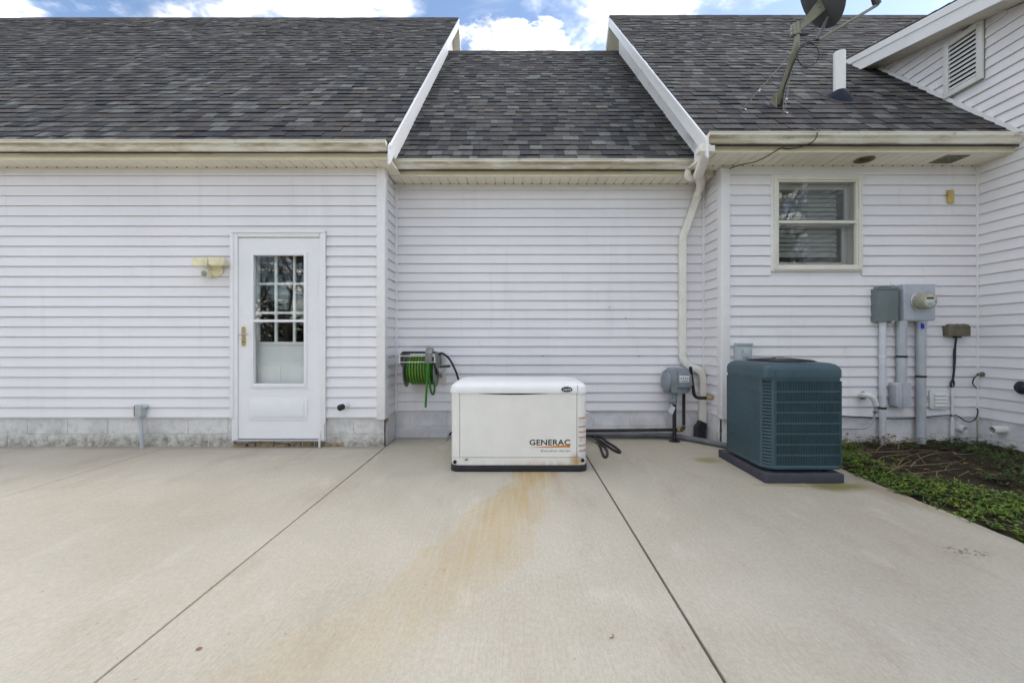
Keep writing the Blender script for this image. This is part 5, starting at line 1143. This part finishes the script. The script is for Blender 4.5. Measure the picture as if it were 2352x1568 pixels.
# ------------------------------------------------------------------ things on the roof
def rz(y): return zr_(y) + 0.012
vp = thing('vent_stack', 'white plastic vent pipe rising from the right roof', 'vent pipe', (3.548, 4.68, rz(4.68)))
vx, vy = 3.548, 4.68
MB().lathe([(0.057, 0), (0.057, 0.55), (0.050, 0.55), (0.050, 0.42)], (vx, vy, zat(209, 4.66) - 0.12), (0, 0, 1), 28).build('pipe', M['pvc_bright'], vp, smooth=40)
th = math.atan2(RR[3] - RR[1], RR[2] - RR[0])
rings = []
for k in range(7):
    t = k / 6; rad = 0.065 * (1 - t) ** 0.8 + 0.061
    ring_ = []
    for j in range(28):
        a = 6.2832 * j / 28; x, y = vx + rad * math.cos(a), vy + rad * math.sin(a)
        zb = rz(y) + 0.004; ztop = zat(208, 4.66)
        ring_.append((x, y, zb * (1 - t) + (ztop) * t))
    rings.append(ring_)
MB().loft(rings, cap=False).build('boot', M['boot'], vp, smooth=60)
fl_ = MB(); q = [(vx - 0.17, vy - 0.15), (vx + 0.17, vy - 0.15), (vx + 0.17, vy + 0.12), (vx - 0.17, vy + 0.12)]
fl_.add([(x, y, rz(y) + 0.002) for x, y in q] + [(x, y, rz(y) + 0.006) for x, y in q], BOXF); fl_.build('base_flange', M['deck'], vp)

fx, fyy = 2.737, 4.47
sd_ = thing('satellite_dish', 'grey satellite dish on an olive mast braced to the right roof', 'satellite dish', (fx, fyy, rz(fyy)))
f0 = Vector((fx, fyy, rz(fyy))); bend = Vector((fx, 4.165, 3.945)); top_ = Vector((fx, 4.155, 4.14))
pth = smooth_path([f0 + Vector((0, 0.0, 0.02)), f0.lerp(bend, 0.35), f0.lerp(bend, 0.7), f0.lerp(bend, 0.93), bend + Vector((0, -0.006, 0.035)), bend.lerp(top_, 0.6), top_], 5)
MB().tube(pth, 0.027, 16).build('mast', M['mast'], sd_, smooth=60)
ft = MB(); q = [(fx - 0.10, fyy - 0.06), (fx + 0.06, fyy - 0.06), (fx + 0.06, fyy + 0.08), (fx - 0.10, fyy + 0.08)]
ft.add([(x, y, rz(y) + 0.002) for x, y in q] + [(x, y, rz(y) + 0.010) for x, y in q], BOXF); ft.build('base_plate', M['black_plastic'], sd_, bevel=0.002, seg=1)
for s in (-1, 1):
    MB().prism([(fyy - 0.05, rz(fyy - .05) + 0.005), (fyy + 0.07, rz(fyy + .07) + 0.005), (fyy + 0.0, rz(fyy) + 0.13), (fyy - 0.06, rz(fyy) + 0.11)], 'x', fx + s * 0.034 - 0.003, fx + s * 0.034 + 0.003).build('foot_bracket', M['mast'], sd_, bevel=0.003, seg=1)
for (px, py, Yt, tp) in ((1707, 259, 4.386, 0.86), (1802, 267, 4.315, 0.55)):
    ftp = Vector((xat(px, Yt), Yt, rz(Yt))); tpp = f0.lerp(bend, tp) + Vector((-0.03 if px < 1750 else 0.02, -0.02, 0))
    MB().tube([ftp + Vector((0, 0, 0.015)), tpp], 0.0055, 8).build('brace', M['reel_grey'], sd_, smooth=50)
    m_ = ftp.lerp(tpp, 0.33); MB().tube([m_, m_.lerp(tpp, 0.06)], 0.013, 8).build('brace_clamp', M['steel'], sd_, smooth=50)
    MB().lathe([(0.036, 0), (0.03, 0.010), (0.012, 0.016)], ftp, (0, -math.sin(th), math.cos(th)), 16).build('brace_foot', M['black_plastic'], sd_, smooth=50)
for t in (0.3, 0.45, 0.78): 
    c_ = f0.lerp(bend, t); d_ = (bend - f0).normalized(); MB().tube([c_ - d_ * 0.008, c_ + d_ * 0.008], 0.031, 16).build('collar', M['mast'], sd_, smooth=50)
dn = Vector((0.91, -0.02, 0.42)).normalized(); dctr = Vector((xat(1880, 4.15), 4.15, zat(-16, 4.15)))
dr_ = dn.cross(Vector((0, 0, 1))).normalized(); du_ = dr_.cross(dn)
rings = []
for k in range(9):
    t = k / 8; rings.append([dctr + dn * (0.075 * t * t - 0.04) + (dr_ * math.cos(6.2832 * j / 40) * 0.255 + du_ * math.sin(6.2832 * j / 40) * 0.345) * max(t, 0.01) for j in range(40)])
back = [[p - dn * 0.006 for p in r] for r in rings]
MB().loft(rings[::-1] + back).build('reflector', M['dish'], sd_, smooth=40)
MB().tube([top_ + Vector((0, 0, -0.10)), top_ + Vector((0, 0, 0.012))], 0.034, 16).build('mast_clamp', M['mast'], sd_, smooth=50)
MB().box(top_.x - 0.052, top_.x - 0.022, top_.y - 0.03, top_.y + 0.03, top_.z - 0.11, top_.z + 0.0).build('clamp_plate', M['mast'], sd_, bevel=0.004)
for k in range(3): MB().lathe([(0.009, 0), (0.009, 0.012)], (top_.x - 0.052, top_.y - 0.012, top_.z - 0.02 - 0.035 * k), (-1, 0, 0), 8).build('bolt', M['steel'], sd_)
bk = dctr - dn * 0.045 - du_ * 0.10
for sy_ in (-0.026, 0.026):                       # two cheeks of the pressed-steel mount
    P_ = [top_ + Vector((0.015, sy_, -0.075)), top_ + Vector((0.02, sy_, -0.015)), bk + du_ * 0.03 + Vector((0, sy_, 0)), bk + du_ * 0.00 + Vector((0, sy_, 0)) + dn * 0.012, bk - du_ * 0.09 + Vector((0, sy_, 0)) + dn * 0.008]
    off_ = Vector((0, 0.003, 0)); MB().loft([[p - off_ for p in P_], [p + off_ for p in P_]]).build('mount_cheek', M['mast'], sd_)
MB().tube([bk - dn * 0.03 - du_ * 0.03 - Vector((0, 0.034, 0)), bk - dn * 0.03 - du_ * 0.03 + Vector((0, 0.034, 0))], 0.012, 10).build('pivot_bolt', M['steel'], sd_, smooth=50)
MB().box(top_.x + 0.01, top_.x + 0.11, top_.y - 0.02, top_.y + 0.02, top_.z - 0.10, top_.z - 0.055).build('tilt_bracket', M['dish'], sd_, bevel=0.006)
ab = at(1880, 92, 4.16); ae = ab + Vector((0.57, -0.01, 0.335))
MB().tube([ab, ae], 0.014, 10, rect=(0.03, 0.022)).build('feed_arm', M['mast'], sd_, smooth=40)
MB().tube([ab + Vector((-0.012, 0, 0.0)), dctr - du_ * 0.26 - dn * 0.02], 0.016, 10).build('arm_socket', M['dish'], sd_, smooth=50)
MB().lathe([(0.03, 0), (0.036, 0.03), (0.03, 0.09), (0.02, 0.11)], ae + Vector((0.0, 0, 0.0)), (-0.5, -0.1, 0.86), 18).build('feed_horn', M['dish'], sd_, smooth=40)
# coax cable
cc_ = [ab, at(1863, 95, 4.17), at(1843, 104, 4.16), at(1833, 122, 4.16), at(1834, 140, 4.16), at(1846, 152, 4.17), at(1862, 151, 4.17), at(1875, 142, 4.18), at(1881, 125, 4.18), at(1876, 108, 4.18), at(1862, 101, 4.18), at(1846, 106, 4.17), at(1836, 115, 4.17), at(1828, 135, 4.2), at(1815, 165, 4.26), at(1802, 200, 4.34), at(1798, 240, 4.38), at(1803, 264, 4.30), at(1826, 277, 4.24), at(1850, 291, 4.14), at(1868, 296, 4.0), at(1877, 302, 3.87), at(1876, 312, 3.835), at(1868, 325, 3.86), at(1845, 336, 3.93), at(1810, 342, 3.955), at(1795, 340, 3.962), at(1780, 348, 3.96), at(1755, 363, 4.02), at(1730, 373, 4.1), at(1700, 379, 4.18), at(1680, 386, 4.26), at(1675, 388, 4.275)]
tag(MB().tube(smooth_path(cc_, 6), 0.0045, 7).build('coax_cable', M['black'], smooth=70), 'thin black cable coiled at the satellite dish and draped over the right gutter', 'cable')

# ------------------------------------------------------------------ bed: weeds, twigs, dry leaves
rr = random.Random(2)
wd = MB()
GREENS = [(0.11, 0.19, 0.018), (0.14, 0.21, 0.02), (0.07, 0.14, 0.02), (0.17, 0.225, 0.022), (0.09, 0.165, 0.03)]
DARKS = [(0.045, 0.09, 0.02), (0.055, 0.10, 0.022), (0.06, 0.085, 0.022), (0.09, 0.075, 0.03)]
def leaf(g, p, ang, ln, wdt, lift, col):
    d = Vector((math.cos(ang), math.sin(ang), 0)); s = Vector((-d.y, d.x, 0))
    a = p; m = p + d * ln * 0.55 + Vector((0, 0, lift)); e = p + d * ln + Vector((0, 0, lift * 0.7))
    g.add([a, m + s * wdt, e, m - s * wdt, m + Vector((0, 0, -wdt * 0.4))], [(0, 4, 1), (4, 2, 1), (0, 3, 4), (4, 3, 2)], col)
def dens(x, y):
    e = x - 2.72
    d = 1.0 if e < 0.42 + 0.12 * math.sin(y * 5) else 0.0
    if 2.72 < x and y < 2.9: d = max(d, 1.0)
    if x > 3.95 + 0.1 * math.sin(y * 7): d = max(d, 0.75)
    if y > 4.02: d = max(d, 0.55)
    if x > 3.5 and y < 3.25: d = max(d, 0.7)
    return max(d, 0.06)
n_made = 0
while n_made < 5200:
    x, y = rr.uniform(2.665, 4.62), rr.uniform(-0.6, 4.24)
    dd = dens(x, y)
    if rr.random() > dd: continue
    n_made += 1
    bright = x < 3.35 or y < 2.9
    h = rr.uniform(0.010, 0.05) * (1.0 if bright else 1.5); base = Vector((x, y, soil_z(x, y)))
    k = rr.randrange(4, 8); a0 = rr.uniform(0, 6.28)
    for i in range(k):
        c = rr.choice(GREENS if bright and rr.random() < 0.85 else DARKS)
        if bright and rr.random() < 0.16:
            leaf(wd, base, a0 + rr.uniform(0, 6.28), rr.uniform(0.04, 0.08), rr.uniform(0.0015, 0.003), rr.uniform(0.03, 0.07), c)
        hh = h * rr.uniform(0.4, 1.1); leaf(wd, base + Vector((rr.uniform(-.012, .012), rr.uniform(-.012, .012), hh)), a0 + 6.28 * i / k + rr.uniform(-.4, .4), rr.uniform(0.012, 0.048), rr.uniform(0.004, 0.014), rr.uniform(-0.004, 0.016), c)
tag(wd.build('weeds', M['leaf'], recalc=False), 'low green weeds spreading along the patio edge and house foundation', kind='stuff')
def tz_(px, py): return 1897.3 + 0.195 * px, 964.3 + 0.195 * py
TW_ = [[(310,370),(700,370),(1060,355),(1280,360)], [(350,410),(560,380),(980,380)], [(600,490),(680,430),(900,405),(1000,400)], [(850,530),(920,450),(1050,400),(1220,370)], [(1000,550),(1060,480),(1220,400)],
       [(560,530),(700,560),(1000,575)], [(760,550),(1180,525),(1480,500)], [(1400,585),(1450,530),(1640,460)], [(1020,625),(1100,625),(1400,590),(1560,575)], [(590,360),(700,280),(940,230)], [(700,270),(1110,215),(1260,235)],
       [(850,340),(862,260)], [(1070,390),(1180,530)], [(1500,400),(1680,400),(1760,390)], [(930,570),(1100,680)], [(1310,600),(1300,660)], [(1680,600),(1560,660)], [(720,620),(880,540),(1010,470)], [(1150,430),(1320,385),(1500,370)], [(480,345),(640,350),(820,330)]]
for i, t in enumerate(TW_):
    zl = 0.05 + 0.05 * rr.random() + (0.10 if i in (9, 10, 11) else 0)
    P = []
    for k, (a_, b_) in enumerate(t):
        p = gnd(*tz_(a_, b_), zl + rr.uniform(-0.012, 0.012)); p.y = min(p.y, 4.22); P.append(p)
    o = MB().tube(smooth_path(P, 4), [0.0032 * (1 - 0.55 * j / (4 * (len(P) - 1) + 1)) for j in range(4 * (len(P) - 1) + 1)], 6).build('twig', M['twig'], smooth=60)
    tag(o, 'dry brown twig lying on the dark soil bed', 'twig', 'dry twigs on the soil bed')
def dry_leaf(p, s, ang, label, group=None):
    g = MB(); d = Vector((math.cos(ang), math.sin(ang), 0)); n_ = Vector((-d.y, d.x, 0)); up = Vector((0, 0, 1))
    pr = [(0, 0.0), (0.2, 0.22), (0.5, 0.36), (0.8, 0.22), (1.0, 0.0)]
    L_ = [p + d * s * t + n_ * s * w + up * s * (0.12 + 0.25 * w) for t, w in pr]; R_ = [p + d * s * t - n_ * s * w + up * s * (0.10 + 0.3 * w) for t, w in pr]; C_ = [p + d * s * t + up * s * 0.04 * math.sin(3 * t) for t, _ in pr]
    for A_ in (L_, R_):
        g.add(A_ + C_, [(i, i + 1, 5 + i + 1, 5 + i) for i in range(4)])
    tag(g.build('dry_leaf', M['dry_leaf'], smooth=60), label, 'leaf', group)
for a_, b_ in ((1740, 590), (1850, 640), (1920, 645), (1780, 830), (570, 485), (1150, 585), (1480, 385), (1640, 520), (900, 455), (1010, 295)):
    dry_leaf(gnd(*tz_(a_, b_), 0.045), rr.uniform(0.035, 0.06), rr.uniform(0, 6.28), 'curled dry leaf on the soil bed among the twigs', 'dry leaves on the soil bed')
dry_leaf(gnd(449, 1492, 0.002), 0.020, 0.5, 'single small brown leaf lying on the bare concrete patio')
stk = gnd(1400, 1464, 0.004)
tag(MB().tube(smooth_path([stk, stk + Vector((0.012, 0.001, 0.002)), stk + Vector((0.016, 0.008, 0.003)), stk + Vector((0.014, 0.018, 0.002))]), 0.0016, 6).build('twig', M['twig'], smooth=60), 'tiny curled twig on the concrete in front of the generator', 'twig')
# dead stalks with brown leaves behind the condenser
ls = MB()
for i in range(60):
    p = Vector((rr.uniform(2.5, 3.9), rr.uniform(4.02, 4.24), 0.05)); h = rr.uniform(0.0, 0.14) * (1.4 if p.x < 3.0 else 1.0)
    if h > 0.03: ls.tube([p, p + Vector((rr.uniform(-.03, .03), rr.uniform(-.02, .02), h))], 0.0014, 4)
    for k in range(2):
        leaf(ls, p + Vector((rr.uniform(-.03, .03), rr.uniform(-.02, .02), h)), rr.uniform(0, 6.28), rr.uniform(0.02, 0.05), rr.uniform(0.008, 0.016), rr.uniform(-0.02, 0.01), None)
tag(ls.build('leaf_litter', M['dry_leaf'], recalc=False), 'withered stalks and brown leaves against the right foundation', kind='stuff')

# ------------------------------------------------------------------ bare trees across the lawn (mirrored in the glass)
def tree(base, hgt, seed, label):
    cr = random.Random(seed); t = thing('bare_tree', label, 'tree', base, 'bare trees across the lawn'); tr, cw = MB(), MB()
    def grow(p, d, ln, r, lev):
        n_ = 5 if lev < 2 else 3; pts_ = [p]; q = p
        for i in range(n_):
            d = (d + Vector((cr.uniform(-.14, .14), cr.uniform(-.14, .14), cr.uniform(-.03, .12)))).normalized(); q = q + d * ln / n_; pts_.append(q)
        (tr if lev == 0 else cw).tube(pts_, [r * (1 - 0.5 * i / n_) for i in range(n_ + 1)], 7 if lev < 2 else 3, cap=False)
        if lev >= 4: return
        for k in range((13, 7, 5, 4)[lev]):
            u_2 = cr.uniform(0.25, 1.0); b_ = pts_[min(n_, int(u_2 * n_ + 0.5))]
            a = cr.uniform(0, 6.28); sp_ = cr.uniform(0.5, 1.0); side = Vector((math.cos(a), math.sin(a), 0.35))
            grow(b_, (d * (1 - sp_ * 0.5) + side * sp_).normalized(), ln * cr.uniform(0.38, 0.62), r * 0.42, lev + 1)
    grow(Vector(base), Vector((0, 0, 1)), hgt * 0.75, hgt * 0.011, 0)
    tr.build('trunk', M['bark'], t, smooth=60, recalc=False); cw.build('crown', M['bark'], t, smooth=60, recalc=False)
for i, (x, y, h, lb_) in enumerate(((-10.6, -13.5, 11, 'tall bare tree mirrored in the left panes of the storm door'), (-12.6, -14.5, 12, 'bare tree mirrored in the middle panes of the storm door'), (-15.0, -15.0, 12, 'bare tree mirrored in the outer panes of the storm door'), (-13.2, -20.0, 13, 'distant bare tree mirrored between the others in the storm door'), (13.0, -14.0, 11, 'bare tree across the lawn mirrored in the right window'), (16.5, -16.0, 12, 'second bare tree across the lawn mirrored in the right window'))):
    tree((x, y, -0.05), h, 100 + i, lb_)
tl = MB(); cr = random.Random(78)
for i in range(12000):
    x = cr.uniform(-60, 60); y = -42 + cr.uniform(-3, 3); hmax = 5.5 + 8 * max(0, min(1, (x + 2) / 12)) + 1.5 * math.sin(x * 0.31) + 1.2 * math.sin(x * 0.83 + 1)
    leaf(tl, Vector((x, y, hmax * cr.random())), cr.uniform(0, 6.28), cr.uniform(0.8, 1.6), cr.uniform(0.14, 0.35), cr.uniform(-0.6, 0.9), cr.choice([(0.06, 0.05, 0.04), (0.08, 0.065, 0.05), (0.05, 0.055, 0.03), (0.09, 0.06, 0.04)]))
tag(tl.build('treeline', M['leaf'], recalc=False), 'distant brown leafless woods beyond the lawn behind the photographer', kind='stuff')
hg = MB(); cr = random.Random(77)
for i in range(9000):
    t = cr.random(); x = -34 + 64 * t; y = -27 + cr.uniform(-1.6, 1.6); hmax = 3.4 + 1.1 * math.sin(x * 0.7) + 0.7 * math.sin(x * 1.9 + 1)
    leaf(hg, Vector((x, y, -0.05 + hmax * cr.random() ** 0.8)), cr.uniform(0, 6.28), cr.uniform(0.25, 0.5), cr.uniform(0.08, 0.16), cr.uniform(-0.12, 0.12), cr.choice([(0.05, 0.045, 0.02), (0.07, 0.05, 0.025), (0.04, 0.06, 0.018), (0.10, 0.055, 0.03)]))
tag(hg.build('undergrowth', M['leaf'], recalc=False), 'brownish scrub along the far side of the lawn behind the photographer', kind='stuff')
